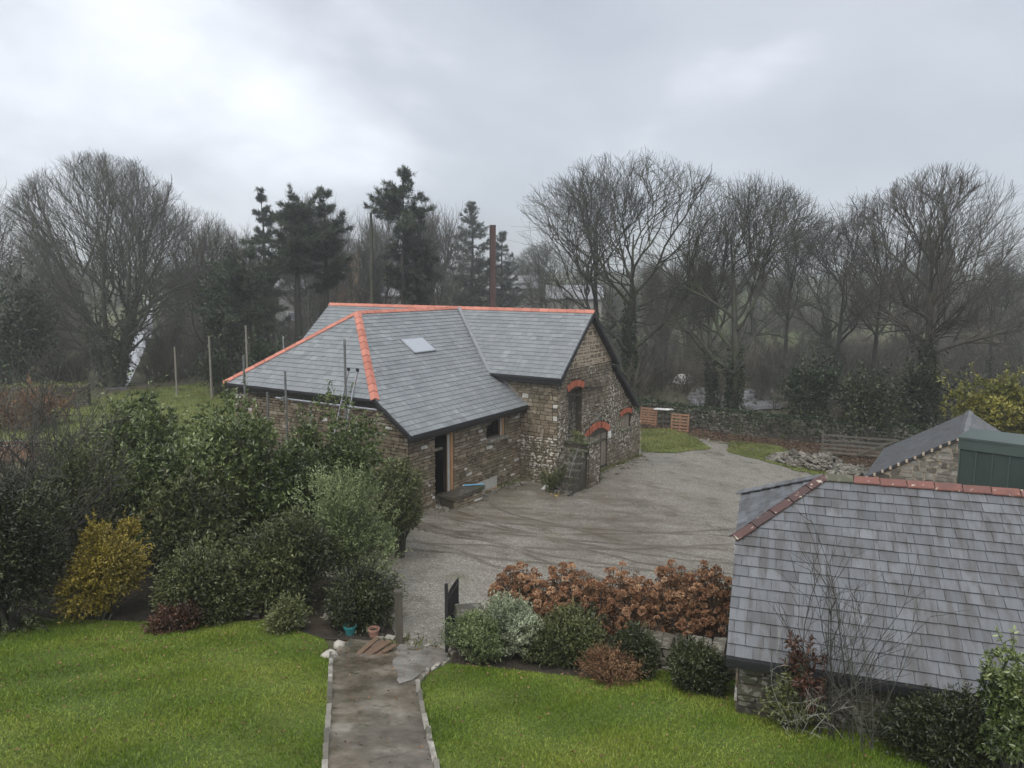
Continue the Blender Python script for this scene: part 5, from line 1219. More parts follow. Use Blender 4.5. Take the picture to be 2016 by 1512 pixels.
field_wall('field_wall', [(-40, 46.5), (-28.5, 50.2)], 1.35, .9, 610, 'moss topped stone bank beyond the paddock on the left', 120, cap_ivy=160, capmat='grass_rough')
field_wall('garden_wall', [(2.55, 14.9), (4.6, 14.3)], .55, .4, 620, 'low pale stone wall end beside the outbuilding roof', 80, 'stone_heap')
# gate pier
gp = empty('gate_pier', (-.86, 15.1, gz(-.86, 15.1)), .2, label='dark mossy stone gate pier behind the silver shrub', cat='gate pier')
mb = MB(); mb.box((0, 0, .40), (.24, .24, .50)); gpc = mb.build('core', 'mortar', gp); GPM = Matrix.Translation(gp.location) @ Matrix.Rotation(.2, 4, 'Z'); pcs = []
for (O_, A_, N_) in (((0, -.24, 0), (1, 0, 0), (0, -1, 0)), ((-.24, 0, 0), (0, -1, 0), (-1, 0, 0)), ((.24, 0, 0), (0, 1, 0), (1, 0, 0)), ((0, .24, 0), (-1, 0, 0), (0, 1, 0))): pcs += stone_pieces(O_, A_, N_, lambda b: (-.24, .24), -.05, .88, [], lambda a, b: 'stone_dark', GPM, 630, (.1, .2), (.14, .3), (.01, .05))
scatter_pieces(pcs, 'stone', 'rubble_stonework', gp, gpc); mb = MB(); mb.box((0, 0, .94), (.29, .29, .045), jit=.02); mb.build('cap_stone', 'stone_dark', gp)
# rubble heap
hp = empty('rubble_heap', (16., 38.0, gz(16, 38)), 0, label='long heap of loose grey stones in front of the wooden gate', cat='stone heap'); rr = random.Random(9)
A_, B_ = np.array([14.7, 40.6]), np.array([17.6, 35.4]); dv = B_-A_; nv = np.array([-dv[1], dv[0]])/np.linalg.norm(dv); mb = MB(); K1, K2 = 16, 7; vs = []
def heap_h(u, v): return (.72*math.sin(PI*min(1, max(0, u*1.1+.02)))**.5*(.7+.3*math.sin(u*17)))*max(0, 1-v*v)**.8
for i in range(K1+1):
    for j in range(K2+1):
        u = i/K1; v = j/K2*2-1; p = A_+dv*u+nv*v*1.1; vs.append((p[0]-16, p[1]-38, gz(*p)-hp.location.z-.12+heap_h(u, v)*.85))
mb.add(vs, [(i*(K2+1)+j, (i+1)*(K2+1)+j, (i+1)*(K2+1)+j+1, i*(K2+1)+j+1) for i in range(K1) for j in range(K2)]); mb.build('core', 'stone_dark', hp)
smesh = []
for i in range(14):
    m2 = MB(); m2.box((0, 0, 0), (rr.uniform(.13, .30), rr.uniform(.10, .2), rr.uniform(.03, .085)), 0, rr.uniform(.1, 1.), .035); me = m2.mesh('stone'); me.materials.append(M['stone_rubble']); smesh.append(me)
for i in range(290):
    u, v = rr.random(), rr.uniform(-1, 1); v = math.copysign(abs(v)**.8, v); p = A_+dv*u+nv*v*1.2; o = bpy.data.objects.new('stone', rr.choice(smesh)); link(o, hp)
    o.location = (p[0]-16, p[1]-38, gz(*p)-hp.location.z+heap_h(u, v)*.92+rr.uniform(-.04, .05)); o.rotation_euler = (rr.gauss(0, .22), rr.gauss(0, .22)+v*.4, rr.uniform(0, 6.28))
# five bar gate
ga_, gb_ = np.array([17.2, 41.0]), np.array([20.7, 39.7]); gl = np.linalg.norm(gb_-ga_)
gt_ = empty('field_gate', (*ga_, gz(*ga_)), math.atan2(gb_[1]-ga_[1], gb_[0]-ga_[0]), label='weathered wooden five bar gate behind the rubble heap', cat='gate')
def part(name, mat, parent, f):
    mb = MB(); f(mb); return mb.build(name, mat, parent)
part('hanging_stile', 'wood_gate', gt_, lambda m: m.box((0, 0, .7), (.05, .04, .75))); part('closing_stile', 'wood_gate', gt_, lambda m: m.box((gl, 0, .62), (.045, .04, .62))); part('upright', 'wood_gate', gt_, lambda m: m.box((.9, .05, .68), (.04, .02, .52)))
for i, z_ in enumerate((.28, .5, .72, .95, 1.22)): part('bar', 'wood_gate', gt_, lambda m: m.bar((0, 0, z_), (gl, 0, z_), .035, .09, tint=i*.2))
part('brace', 'wood_gate', gt_, lambda m: m.bar((.05, .05, .3), (gl*.55, .05, 1.2), .03, .09)); part('brace', 'wood_gate', gt_, lambda m: m.bar((gl*.5, -.05, .3), (gl-.1, -.05, 1.2), .03, .09)); part('brace', 'wood_gate', gt_, lambda m: m.bar((.9, .05, 1.2), (gl*.62, .05, .3), .03, .09))
# pallets
def pallet(x, y, rz, lean, label, mat, nsl=6):
    t = empty('pallet', (x, y, gz(x, y)), rz, label=label, cat='pallet', group='pallets against the ivy wall'); s_ = math.tan(lean)
    for i in (-.52, 0, .52): part('bearer', mat, t, lambda m: m.bar((i, 0, 0), (i, s_*1.1, 1.12), .08, .09, tint=.2, up=(0, 1, 0)))
    for i in range(nsl):
        z_ = .08+i*1.0/(nsl-1); part('slat', mat, t, lambda m: m.bar((-.58, s_*z_-.07, z_), (.58, s_*z_-.07, z_), .022, .105, tint=random.random()*.6))
        if i % 2 == 0: part('back_slat', mat, t, lambda m: m.bar((-.58, s_*z_+.07, z_), (.58, s_*z_+.07, z_), .022, .1, tint=.5))
    return t
pallet(9.05, 49.3, -.55, .12, 'reddish pallet leaning on the wall nearest the barn', 'wood_pallet', 7); pallet(10.75, 47.6, -.45, .15, 'orange brown pallet leaning right of the dark one', 'wood_pallet')
pallet(9.95, 48.9, -.5, .05, 'dark weathered pallet between the two orange brown pallets', 'wood_dark', 4)
wb = empty('white_sticks', (9.95, 48.85, gz(9.95, 48.85)+1.16), -.5, label='tangle of white sticks lying on the dark pallet', cat='sticks'); rr = random.Random(4)
for i in range(7): part('stick', 'white_paint', wb, lambda m: m.bar((rr.uniform(-.7, -.3), rr.uniform(-.15, .15), .0+i*.012), (rr.uniform(.2, .7), rr.uniform(-.2, .2), .03+i*.012), .03, .03))
tb = empty('white_tarp', (16.6, 72.5, gz(16.6, 72.5)), .3, label='white sheeted object beyond the wall, between the ivy clad trees', cat='tarp'); vs = []
r = np.random.default_rng(3)
for i in range(11):
    for j in range(9):
        u, v = i/10*2-1, j/8*2-1; z_ = .85*max(0, 1-u**6)*max(0, 1-v**4)**.6+r.normal(0, .05)*(abs(u) < .95)*(abs(v) < .95); vs.append((u*.95, v*.6, max(-.1, z_)))
mb = MB(); mb.add(vs, [(i*9+j, (i+1)*9+j, (i+1)*9+j+1, i*9+j+1) for i in range(10) for j in range(8)]); mb.build('sheet', 'silver_tarp', tb, True)

# ------------------------------------------------------------------ scaffold, ladder, poles, post
DS = np.array([-math.cos(BA), math.sin(BA)]); DT = np.array([-math.sin(BA), -math.cos(BA)])
def on_t(px, py, t0):
    rv = ray(px, py); o_ = np.array([0, 0, EYE]); k = (t0-((o_[:2]-np.array(BO)) @ DT))/(rv[:2] @ DT); p = o_+k*rv; return float((p[:2]-np.array(BO)) @ DS), float(p[2])
def bw(s, t): p = np.array(BO)+s*DS+t*DT; return p
sf = empty('scaffold', (BO[0], BO[1], 0), PI-BA, label='steel scaffold poles and cross tube before the hip end wall', cat='scaffold')
pole_s = []
for px, top in ((478, 700), (560, 731), (525, 772), (677, 668), (610, 795)):
    s_, z_ = on_t(px, top, 11.35); g_ = gz(*bw(s_, 11.35)); pole_s.append(s_); part('pole', 'steel_dull', sf, lambda m: m.tube([(s_, 11.35, g_-.1), (s_-.03, 11.35, z_)], .042, 8))
s0, z0 = on_t(543, 783, 11.28); s1, z1 = on_t(741, 807, 11.28); part('cross_tube', 'steel', sf, lambda m: m.tube([(s0, 11.27, z0), (s1, 11.27, z1)], .036, 8))
for px in (560, 677): s_, z_ = on_t(px, 785 if px == 560 else 799, 11.28); part('coupler', 'steel_dull', sf, lambda m: m.box((s_, 11.31, z_), (.07, .08, .07)))
part('diagonal_brace', 'steel_dull', sf, lambda m: m.tube([(2.9, 11.2, .9), (4.4, 11.9, -.4)], .036, 8))
ld = empty('ladder', (BO[0], BO[1], 0), PI-BA, label='aluminium ladder leaning on the eave of the hip end', cat='ladder'); sl_, zl = on_t(699, 730, 10.35)
gl_ = gz(*bw(sl_, 12.1)); La = Vector((sl_, 12.1, gl_)); Lb = Vector((sl_+.1, 10.35, zl))
for sd_ in (-.22, .22): part('rail', 'steel', ld, lambda m: m.bar(La+Vector((sd_*1.15, 0, 0)), Lb+Vector((sd_, 0, 0)), .035, .07)); part('end_cap', 'black_metal', ld, lambda m: m.box(tuple(Lb+Vector((sd_, 0, .03))), (.035, .045, .06)))
for i in range(17): q_ = La.lerp(Lb, (i+.7)/17.5); part('rung', 'steel', ld, lambda m: m.tube([q_+Vector((-.22, 0, 0)), q_+Vector((.22, 0, 0))], .015, 6))
for px, top, dp, lab, rad, mt in ((341, 684, 56, 'leftmost wooden pole standing before the lane', .085, 'wood_pole'), (410, 663, 54, 'tall wooden pole on the grass right of the lane', .085, 'wood_pole'), (483, 643, 47, 'tall pale pole behind the tip of the hip roof', .07, 'wood_pole'), (556, 664, 46, 'white ended short pole behind the hip ridge', .06, 'steel')):
    b = depth_base(px, dp); zt = aty(px, top, dp)[2]; t = empty('pole', b, 0, label=lab, cat='pole'); part('shaft', mt, t, lambda m: m.tube([(0, 0, -.2), (.02, 0, zt-b[2])], [rad, rad*.8], 8)); part('cap', mt, t, lambda m: m.box((.02, 0, zt-b[2]+.02), (rad*.85, rad*.85, .03), jit=.01))
b = depth_base(969, 47); zt = aty(969, 443, 47)[2]; rp = empty('rusty_post', b, .25, label='tall rust brown post rising behind the barn ridge', cat='post'); hh = zt-b[2]
part('flange', 'rust_post', rp, lambda m: m.box((0, -.14, hh/2), (.165, .022, hh/2))); part('flange', 'rust_post', rp, lambda m: m.box((0, .14, hh/2), (.165, .022, hh/2))); part('web', 'rust_post', rp, lambda m: m.box((.02, 0, hh/2), (.05, .118, hh/2-.01)))

# ------------------------------------------------------------------ far houses
def house(name, px0, px1, ridge_y, eave_y, depth, label, wallm, roofm, rot=0., dep=7., win=(), chimney=None):
    c = aty((px0+px1)/2, eave_y, depth); Wd = wide(px1-px0, depth); zr = aty(1008, ridge_y, depth)[2]; ze = aty(1008, eave_y, depth)[2]; g_ = gz(c[0], depth)-.5
    t = empty(name, (c[0], depth, g_), rot, label=label, cat='building'); h_ = ze-g_; rg = zr-g_; mb = MB(); hw = Wd/2
    mb.add([(-hw, 0, 0), (hw, 0, 0), (hw, dep, 0), (-hw, dep, 0), (-hw, 0, h_), (hw, 0, h_), (hw, dep, h_), (-hw, dep, h_), (-hw, dep/2, rg-.1), (hw, dep/2, rg-.1)], [(0, 1, 5, 4), (1, 2, 6, 9, 5), (2, 3, 7, 6), (3, 0, 4, 8, 7)]); mb.build('wall', wallm, t)
    mb = MB(); k = (rg-h_)/(dep/2); e_ = .35
    for s_ in (0, 1):
        y0 = -e_ if s_ == 0 else dep+e_; slab(mb, [(-hw-.3, y0, h_-e_*k+.1), (hw+.3, y0, h_-e_*k+.1), (hw+.3, dep/2, rg+.1), (-hw-.3, dep/2, rg+.1)], .14)
    rf = mb.build('roof', roofm, t)
    if chimney is not None: part('chimney', wallm, rf, lambda m: m.box((chimney*hw, dep/2, rg+.4), (.4, .4, .7)))
    for (u, v, ww_, hh_) in win:
        f = part('window', 'white_paint', t, lambda m: m.box((u*hw, -.03, h_*v), (ww_/2, .06, hh_/2))); part('pane', 'far_glass', f, lambda m: m.box((u*hw, -.10, h_*v), (ww_/2-.08, .015, hh_/2-.08)))
    return t
house('far_house', 962, 1062, 543, 566, 112, 'grey roofed house with white window behind the rusty post', 'render_grey', 'roof_far', .05, 7., ((.28, .82, 1., 1.3), (-.5, .82, .9, 1.2)), .8)
house('far_barn', 1078, 1184, 562, 586, 102, 'long low building with pale sheet roof behind the barn gable', 'render_cream', 'roof_pale', -.06, 8., ((-.4, .6, 1.2, 1.), (.5, .6, 1.2, 1.)))
house('far_house', 596, 694, 470, 500, 92, 'tan walled house half hidden behind the dark conifers', 'render_tan', 'roof_far', .1, 8., ((.55, .75, 1.1, 1.4),))
house('far_house', 540, 604, 545, 572, 88, 'pale roofed low building left of the first conifer trunk', 'render_grey', 'roof_pale', -.1, 6., ((0, .6, 1., 1.),))
house('far_house', 752, 860, 560, 582, 96, 'pale roofed building seen under the spiky topped conifer', 'render_cream', 'roof_pale', .0, 7., ((-.3, .5, 1., 1.),))

# ------------------------------------------------------------------ hydrangeas
def head_mesh(seed):
    r = np.random.default_rng(seed); n = 130; d = unit(r.normal(0, 1, (n, 3))); d[:, 2] = np.abs(d[:, 2])*1.1-.25; C = d*np.array([.075, .075, .055])*r.uniform(.8, 1.05, (n, 1)); V, T = leaves_np(r, C, d+r.normal(0, .6, d.shape), .034, .032, .15, .15)
    me = mesh_np('flower_head', V, tris=T, tint=np.repeat(np.clip(r.normal(.2+.6*r.random(), .2, n), 0, 1), 4)); me.materials.append(M['hydrangea_head']); return me
heads = [head_mesh(700+i) for i in range(9)]
def hydrangea(x0, x1, y0, y1, depth, nh, seed, label):
    c = aty((x0+x1)/2, y1, depth); W = wide((x1-x0)/2, depth); g_ = gz(c[0], depth); top = aty(1008, y0, depth)[2]-g_; r = np.random.default_rng(seed); t = empty('hydrangea', (c[0], depth, g_), 0, label=label, cat='shrub', group='dried hydrangeas along the yard edge')
    q = unit(r.normal(0, 1, (nh, 3))); q[:, 2] = np.abs(q[:, 2]); f = r.uniform(.6, 1.03, nh)[:, None]; H_ = q*f*np.array([W*1.12, W*.8, top*.62])+np.array([0, 0, top*.38])
    P0 = np.stack([r.normal(0, W*.25, nh), r.normal(0, W*.2, nh), np.zeros(nh)], 1); K = 5; fr = np.linspace(0, 1, K)[None, :, None]; P = P0[:, None]*(1-fr)+H_[:, None]*fr+np.sin(fr*PI)*r.normal(0, .06, (nh, 1, 3)); V, Q = tubes_np(P, np.full((nh, K), .007), 4); obj('stem', mesh_np('stem', V, quads=Q), 'bark_brown', t)
    n = nh*42; C = ell_points(r, n, (0, 0, top*.45), (W*1.05, W*.7, top*.52), .3)[0]; C[:, 2] = np.maximum(C[:, 2], .05); V, T = leaves_np(r, C, r.normal(0, 1, C.shape), r.uniform(.03, .075, n), r.uniform(.015, .04, n)); obj('leaf_mass', mesh_np('leaf_mass', V, tris=T, tint=np.repeat(np.clip(r.normal(.35, .22, n), 0, 1), 4)), 'leaf_brown', t)
    for i in range(nh):
        o = bpy.data.objects.new('flower_head', heads[r.integers(0, 9)]); link(o, t); o.location = H_[i]; s_ = r.uniform(.7, 1.15); o.scale = (s_, s_, s_); o.rotation_euler = (q[i, 1]*-.8, q[i, 0]*.8, r.uniform(0, 6.28))
hydrangea(955, 1085, 1112, 1240, 16.2, 150, 1, 'dried hydrangea at the left end of the row, by the silver shrub')
hydrangea(1040, 1205, 1114, 1245, 15.9, 160, 2, 'dried hydrangea second from the left end of the row')
hydrangea(1160, 1300, 1114, 1250, 15.7, 155, 3, 'dried hydrangea in the middle of the row')
hydrangea(1260, 1385, 1104, 1250, 15.5, 150, 4, 'dried hydrangea second from the outbuilding roof')
hydrangea(1335, 1445, 1096, 1255, 15.4, 145, 5, 'dried hydrangea touching the outbuilding roof edge')

# ------------------------------------------------------------------ bare shrubs in the garden
def bare_shrub(px, depth, top, seed, label, mat='bark_dark', n=14, counts=(8, 6), spread=.5, wig=.16, thick=1.):
    b = depth_base(px, depth); h = height_for(top, depth, b[2]); lv = bush_lines(seed, n, h, counts, spread, wig); t = empty('bare_shrub', b, 0, label=label, cat='shrub')
    V, Q = cat_meshes([tubes_np(P, R*thick, 5) for P, R in lv[:1]]); obj('stem', mesh_np('stem', V, quads=Q, smooth=True), mat, t); V, Q = cat_meshes([tubes_np(P, R*thick, 3) for P, R in lv[1:]]); obj('twigs', mesh_np('twigs', V, quads=Q, smooth=True), mat, t); return t
bare_shrub(15, 18.5, 800, 1, 'dark bare twiggy shrub at the left edge', n=12, counts=(9, 7), spread=.55, wig=.22, thick=.6)
bare_shrub(85, 19.5, 840, 2, 'bare brown shrub in front of the raised beds', 'bark_brown', n=12, counts=(9, 6), thick=.6)
bare_shrub(120, 27, 735, 3, 'slim bare sapling against the paddock', 'bark_brown', n=4, counts=(6, 4), spread=.35, thick=.55)
bare_shrub(30, 26, 740, 4, 'bare arching shrub left of the slim sapling', 'bark_grey', n=6, counts=(6, 5), spread=.6, thick=.55)
bare_shrub(1690, 11.4, 1120, 5, 'leafless thin stemmed shrub growing up before the old slates', 'bark_dark', n=10, counts=(5, 3), spread=.3, wig=.12, thick=.42)
bare_shrub(1770, 10.9, 1215, 6, 'smaller leafless shrub right of the tall thin stemmed one', 'bark_grey', n=8, counts=(5, 4), spread=.4, wig=.14, thick=.42)
bare_shrub(1610, 11.5, 1265, 7, 'lichen pale bare branches beside the red leaved stem', 'bark_lichen', n=6, counts=(5, 4), spread=.8, wig=.22, thick=.5)
shrub_px('red_leaved_plant', 1560, 1625, 1218, 1420, 11.6, 240, .13, .045, 'leaf_red', 'tall stem with hanging red brown leaves against the old slates', clumps=14, seed=40, bright=.35, stems=3, lump=.3)
shrub_px('heap_brush', -40, 140, 778, 850, 42, 2600, .22, .06, 'leaf_brown', 'brown heap of dead brushwood beyond the raised beds', cat='brush heap', clumps=30, seed=41, bright=.5, stems=4, raised=True)
for i, (px, py, w_, d_, lab) in enumerate(((10, 850, 1.6, 1.0, 'brown raised bed with pale rim at the left edge'), (85, 880, 1.7, 1.1, 'low dark raised bed with pale rim by the laurel'))):
    b = depth_base(px, 34-i*4.5); t = empty('raised_bed', b, .15, label=lab, cat='raised bed')
    for (cx_, cy_2, hx, hy) in ((0, -d_/2, w_/2, .03), (0, d_/2, w_/2, .03), (-w_/2, 0, .03, d_/2-.04), (w_/2, 0, .03, d_/2-.04)):
        part('board', 'wood_pallet' if i == 0 else 'wood_dark', t, lambda m: m.box((cx_, cy_2, .35), (hx, hy, .35))); part('rim', 'wood_pole', t, lambda m: m.box((cx_, cy_2, .722), (hx+.04, hy+.03, .02)))
    part('soil', 'bed_soil', t, lambda m: m.box((0, 0, .55), (w_/2-.04, d_/2-.04, .03)))

# ------------------------------------------------------------------ garden gate, posts, pots, path edging and oddments
gx0, gy0 = -1.33, 14.95; gg = empty('garden_gate', (gx0, gy0, gz(gx0, gy0)), math.radians(80), label='black metal garden gate standing open edge on', cat='gate')
part('post', 'black_metal', gg, lambda m: m.box((-.04, 0, .72), (.03, .03, .85)))
for z_ in (.12, .72, 1.2): part('rail', 'black_metal', gg, lambda m: m.bar((0, 0, z_), (1.0, 0, z_), .03, .035))
for i in range(14): part('bar', 'black_metal', gg, lambda m: m.tube([(.04+i*.071, 0, .08), (.04+i*.071, 0, 1.3+.03*math.sin(PI*i/13))], .012, 6))
b = depth_base(776, 15.4); t = empty('gate_post', b, .1, label='dark wooden gate post under the pale feathery shrub', cat='post'); part('shaft', 'wood_dark', t, lambda m: m.box((0, 0, .55), (.075, .075, .65))); part('cap', 'wood_dark', t, lambda m: m.box((0, 0, 1.22), (.09, .09, .03)))
rr = random.Random(31)
def edging(a, b, n):
    for i in range(n):
        p0 = np.array(a)+(np.array(b)-np.array(a))*(i/n); p1 = np.array(a)+(np.array(b)-np.array(a))*((i+1)/n); c_ = (p0+p1)/2; d_ = p1-p0
        mb = MB(); mb.box((c_[0], c_[1], gz(c_[0], c_[1])+.045), (np.hypot(*d_)/2-.006, .038, .04), math.atan2(d_[1], d_[0])+rr.uniform(-.03, .03), rr.random(), .006); mb.build('edging_stone', 'stone_heap', path)
for seg, n in (((pathp[0], pathp[13]), 3), ((pathp[13], pathp[12]), 4), ((pathp[12], pathp[11]), 4), ((pathp[7], pathp[8]), 3), ((pathp[8], pathp[9]), 3), ((pathp[9], pathp[10]), 4), ((pathp[6], pathp[7]), 2), ((pathp[5], pathp[6]), 2)): edging(seg[0][:2], seg[1][:2], n)
def lathe(mb, prof, n=18):
    vs = []; fs = []
    for (rad, z_) in prof:
        for k in range(n): vs.append((rad*math.cos(2*PI*k/n), rad*math.sin(2*PI*k/n), z_))
    for i in range(len(prof)-1):
        for k in range(n): fs.append((i*n+k, i*n+(k+1) % n, (i+1)*n+(k+1) % n, (i+1)*n+k))
    fs.append(list(range(n))[::-1]); mb.add(vs, fs)
for px, py, mt, lab, sc in ((690, 1252, 'teal_plastic', 'small teal plant pot at the end of the left lawn', 1.), (736, 1256, 'pot_clay', 'pinkish clay plant pot right of the teal pot', .9)):
    b = atg(px, py); t = empty('plant_pot', b, 0, label=lab, cat='plant pot'); t.scale = (sc*.8, sc*.8, sc*.8); part('pot', mt, t, lambda m: lathe(m, [(.12, 0), (.17, .26), (.19, .26), (.19, .32), (.165, .32), (.15, .24)])); part('soil', 'bed_soil', t, lambda m: lathe(m, [(.15, .25), (.02, .27)]))
def rock(name, px, py, h, mat, label, seed, rz=0.):
    b = atg(px, py); r = np.random.default_rng(seed); bm = bmesh.new(); bmesh.ops.create_icosphere(bm, subdivisions=2, radius=1)
    for v in bm.verts: f = 1+.12*math.sin(v.co.x*4+seed)+r.normal(0, .025); v.co = Vector((v.co.x*h[0]*f, v.co.y*h[1]*f, max(-.3*h[2], v.co.z*h[2]*f)+h[2]*.3))
    me = bpy.data.meshes.new(name); bm.to_mesh(me); bm.free(); me.polygons.foreach_set('use_smooth', np.ones(len(me.polygons), bool)); o = obj(name, me, mat); o.location = b; o.rotation_euler = (0, 0, rz); return tag(o, label, 'stone')
rock('boulder', 648, 1296, (.20, .14, .13), 'pale_stone', 'larger pale stone at the corner of path and lawn', 1, .4); rock('boulder', 668, 1275, (.16, .12, .12), 'pale_stone', 'smaller pale stone behind the larger one by the path', 2, 1.); rock('boulder', 815, 1008, (.42, .2, .14), 'pale_stone', 'pale flat stone at the barn corner', 3, .5)
b = atg(735, 1288); t = empty('plank_stack', b, 1.0, label='few brown planks lying on the path end', cat='planks')
for i in range(4): part('plank', 'wood_plank', t, lambda m: m.box((0, i*.13-.2, .07+.03*(i % 2)), (.45, .055, .015), i*.07, rr.random()))
# by the barn
b = atg(1085, 964); o = MB(); o.box((0, 0, .05), (.36, .26, .012)); o = o.build('white_sheet', 'white_paint'); o.location = b; o.rotation_euler = (.08, .05, -.4); tag(o, 'white sheet of board lying on the gravel below the steps', 'sheet')
b = atg(1104, 974); t = empty('yellow_scraps', b, 0, label='yellow scraps scattered on the gravel by the white sheet', cat='scraps')
for i in range(9): part('scrap', 'yellow_scrap', t, lambda m: m.box((rr.gauss(0, .22), rr.gauss(0, .12), .05), (rr.uniform(.03, .08), rr.uniform(.02, .05), .012), rr.uniform(0, 3), .5, .012))
cb = empty('cement_board', (BO[0], BO[1], 0), PI-BA, label='grey board leaning along the foot of the wing wall', cat='board'); s_ = WS-.16
gz_b = gz(*bw(s_, 5.8)); part('sheet', 'cement_board', cb, lambda m: m.bar((s_, 4.9, gz_b+.28), (s_, 6.7, gz_b+.28), .02, .5)); part('batten', 'wood_new', cb, lambda m: m.bar((s_-.03, 4.9, gz_b+.06), (s_-.03, 6.7, gz_b+.06), .03, .04))
p = bw(WS-.45, 7.0); t = empty('blue_pipe', (p[0], p[1], gz(*p)+.62), PI-BA+.9, label='light blue pipe lying by the barn doorway', cat='pipe'); part('tube', 'blue_plastic', t, lambda m: m.tube([(-.4, 0, 0), (.4, 0, .02)], .025, 8)); part('end', 'white_paint', t, lambda m: m.tube([(.4, 0, .02), (.43, 0, .021)], .028, 8))
ds_ = empty('door_step', (BO[0], BO[1], 0), PI-BA, label='rough stone step built out below the barn doorway', cat='step'); dz = gz(*bw(WS-.5, 8.))
part('slab', 'stone_dark', ds_, lambda m: m.box((WS-.40, 7.7, dz+.47), (.38, 1.0, .05), jit=.03)); bk = part('base', 'mortar', ds_, lambda m: m.box((WS-.38, 7.7, dz+.15), (.30, .92, .28)))
scatter_pieces(stone_pieces((WS-.69, 7.7, 0), (0, -1, 0), (-1, 0, 0), lambda b: (-.95, .95), dz-.1, dz+.42, [], lambda a, b: 'stone', BM, 640, (.1, .18), (.2, .5)), 'stone', 'rubble_stonework', ds_, bk)
rock('boulder', 985, 958, (.16, .1, .09), 'stone_heap', 'small loose stone at the foot of the wing wall', 5); rock('boulder', 1120, 945, (.15, .12, .08), 'pale_stone', 'small pale stone at the foot of the steps', 6)
shrub_px('weed_clump', 1060, 1112, 928, 960, 30.2, 500, .12, .035, 'leaf_olive', 'green weeds growing in the corner beside the steps', cat='weeds', clumps=12, seed=50, bright=.5, stems=0, raised=True)
shrub_px('weed_clump', 1120, 1160, 850, 872, 30.4, 260, .10, .03, 'leaf_olive', 'weeds growing on the landing of the steps', cat='weeds', clumps=8, seed=51, bright=.7, stems=0, raised=True)
shrub_px('fern_clump', 1096, 1118, 915, 955, 29.4, 160, .12, .03, 'leaf_dark', 'dark ferns growing over the mossy steps', cat='weeds', clumps=10, seed=52, bright=.7, stems=0, raised=True)
# ------------------------------------------------------------------ grass and fallen leaves
def grass(name, poly, n, hgt, wid, mat, label, seed, off=.03, clump=0.):
    r = np.random.default_rng(seed); P = np.array([p[:2] for p in poly], float); lo, hi = P.min(0), P.max(0); lo = np.maximum(lo, (-60, 8.2)); X = r.uniform(lo[0], hi[0], n*4); Y = r.uniform(lo[1], hi[1], n*4); k = inside(poly, X, Y) & (np.abs(X) < Y*.78+.6); X, Y = X[k][:n], Y[k][:n]; n = len(X)
    Z = G(X, Y)+off; a = r.uniform(0, 2*PI, n); h = hgt*r.uniform(.5, 1.25, n); w_ = wid*r.uniform(.7, 1.3, n); lx, ly = r.normal(0, .55, n)*h, r.normal(0, .55, n)*h
    tn = np.clip(.48+.14*np.sin(X*.8+np.sin(Y*.9)*1.7)+.13*np.sin(Y*1.9+X*.7+np.sin(X*1.7))+.1*np.sin(X*3.1-Y*2.7)+r.normal(0, .22, n), 0, 1)
    h = h*(1+.45*np.sin(X*1.9+1.3*np.sin(Y*1.3))*np.sin(Y*2.2))
    V = np.stack([np.stack([X-np.cos(a)*w_, Y-np.sin(a)*w_, Z], 1), np.stack([X+np.cos(a)*w_, Y+np.sin(a)*w_, Z], 1), np.stack([X+lx, Y+ly, Z+h], 1)], 1).reshape(-1, 3)
    return tag(obj(name, mesh_np(name, V, tris=np.arange(n*3).reshape(-1, 3), tint=np.repeat(tn, 3)), mat), label, 'grass', kind='stuff')
grass('lawn_grass', lawnL, 140000, .038, .006, 'grass_blade', 'short mown grass of the lawn left of the path', 1, .035); grass('lawn_grass', lawnR, 120000, .038, .006, 'grass_blade', 'short mown grass of the lawn right of the path', 2, .035)
grass('rough_grass', padp, 26000, .12, .02, 'grass_rough', 'rough grass of the paddock on the left', 3); grass('rough_grass', vg1, 7000, .10, .015, 'grass_rough', 'rough grass patch by the far barn corner', 4, .05); grass('rough_grass', vg2, 9000, .10, .015, 'grass_rough', 'grass verge at the foot of the rubble heap', 5, .05)
lit = PX((1262, 820), (1360, 832), (1480, 850), (1560, 862), (1660, 878), (1790, 900), (1790, 940), (1700, 925), (1610, 908), (1530, 878), (1440, 872), (1380, 866), (1330, 846), (1262, 846)); r = np.random.default_rng(8); P = np.array([p[:2] for p in lit]); X = r.uniform(P[:, 0].min(), P[:, 0].max(), 34000); Y = r.uniform(P[:, 1].min(), P[:, 1].max(), 34000); k = inside(lit, X, Y); X, Y = X[k], Y[k]; C = np.stack([X, Y, G(X, Y)+.06], 1); V, T = leaves_np(r, C, r.normal(0, 1, C.shape)*np.array([1, 1, .25]), r.uniform(.08, .16, len(C)), r.uniform(.06, .1, len(C)))
tag(obj('fallen_leaves', mesh_np('fallen_leaves', V, tris=T, tint=np.repeat(r.random(len(C)), 4)), 'leaf_litter'), 'brown fallen leaves on the ground before the pallets', 'leaves', kind='stuff')

r = np.random.default_rng(91); X = r.uniform(-9, 9, 5000); Y = r.uniform(9, 16.5, 5000); k = (inside(lawnL, X, Y) | inside(lawnR, X, Y) | inside(pathp, X, Y)) & (r.random(5000) < .16+.5*np.exp(-((Y-14.6)/1.2)**2)); X, Y = X[k], Y[k]; C = np.stack([X, Y, G(X, Y)+.085], 1); V, T = leaves_np(r, C, r.normal(0, 1, C.shape)*np.array([1, 1, .2]), r.uniform(.03, .07, len(C)), r.uniform(.02, .04, len(C)))
tag(obj('fallen_leaves', mesh_np('fallen_leaves', V, tris=T, tint=np.repeat(r.random(len(C)), 4)), 'leaf_brown'), 'scattered brown leaves fallen on the lawns and path', 'leaves', kind='stuff')
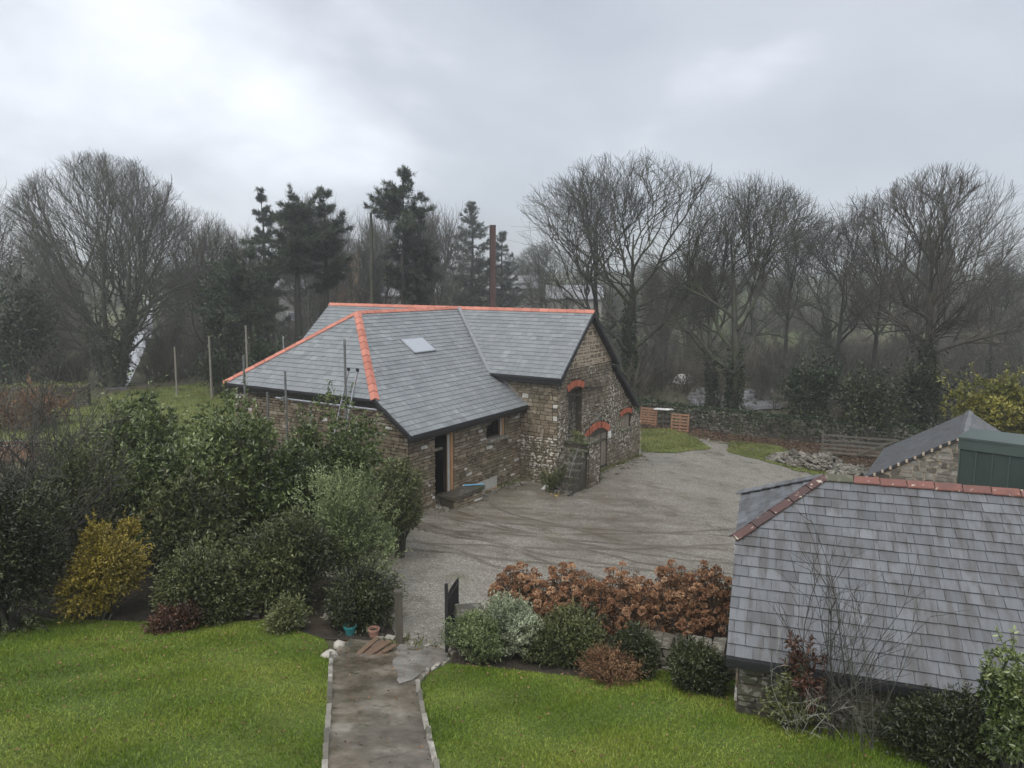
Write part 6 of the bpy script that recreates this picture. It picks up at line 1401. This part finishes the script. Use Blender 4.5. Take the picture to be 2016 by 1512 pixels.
# loose stones and grit thrown to the edges of the yard and along the walls
ls = []; cand = [(bw(WS-abs(r.normal(0, .3))-.05, t_)) for t_ in r.uniform(2.9, 10., 150)]+[bw(GS-abs(r.normal(0, .3))-.1, t_) for t_ in r.uniform(-6.3, 3.4, 170)]+[np.array([r.uniform(-7, 14), 0]) for _ in range(0)]
wy = np.array(wiggle(yard_poly, .25, .12, 44)); cand += list(wy[r.random(len(wy)) < .8]); mbs = MB(); rr = random.Random(77)
for p_ in cand:
    h_ = rr.uniform(.02, .075); mbs.box((p_[0], p_[1], gz(p_[0], p_[1])+.02+h_*.4), (h_*rr.uniform(.8, 1.9), h_*rr.uniform(.7, 1.4), h_*.6), rr.uniform(0, 3.1), rr.random(), h_*.3)
tag(mbs.build('loose_stones', 'stone_heap'), 'small loose stones along the walls and yard edges', 'stones', kind='stuff')
C = []; D = []
for (f_, n_) in ((lambda: bw(WS-.06-abs(rr.gauss(0, .1)), rr.uniform(2.9, 7.)), 40), (lambda: bw(GS-.08-abs(rr.gauss(0, .12)), rr.uniform(-6.3, .6)), 46), (lambda: wy[rr.randrange(len(wy))]+np.array([rr.gauss(0, .25), rr.gauss(0, .25)]), 230)):
    for _ in range(n_):
        p_ = f_(); m_ = rr.randrange(8, 22); s_ = rr.uniform(.05, .16); C.append(np.stack([r.normal(p_[0], s_*.7, m_), r.normal(p_[1], s_*.7, m_), np.full(m_, gz(p_[0], p_[1])+.03)], 1)); D.append(r.normal(0, .6, (m_, 3))+np.array([0, 0, 1.1]))
C = np.concatenate(C); D = np.concatenate(D); V, T = leaves_np(r, C, D, r.uniform(.07, .2, len(C)), r.uniform(.012, .035, len(C))); tag(obj('edge_weeds', mesh_np('edge_weeds', V, tris=T, tint=np.repeat(r.random(len(C)), 4)), 'grass_rough'), 'weeds and grass tufts along the walls and yard edges', 'weeds', kind='stuff')

# ------------------------------------------------------------------ mist
mb = MB(); mb.box((0, 0, 13.0), (715, 715, 17.5)); hz = mb.build('haze', 'white_paint'); hz.data.materials.clear()
hm = bpy.data.materials.new('haze_air'); hm.use_nodes = True; hn = hm.node_tree; hn.nodes.clear(); ho = hn.nodes.new('ShaderNodeOutputMaterial'); hv = hn.nodes.new('ShaderNodeVolumePrincipled')
hv.inputs['Color'].default_value = (.985, .99, 1., 1); hv.inputs['Density'].default_value = .0016; hv.inputs['Anisotropy'].default_value = .6; hn.links.new(hv.outputs[0], ho.inputs['Volume']); hz.data.materials.append(hm); tag(hz, kind='stuff', label='thin grey mist between the yard and the far woods', cat='mist')
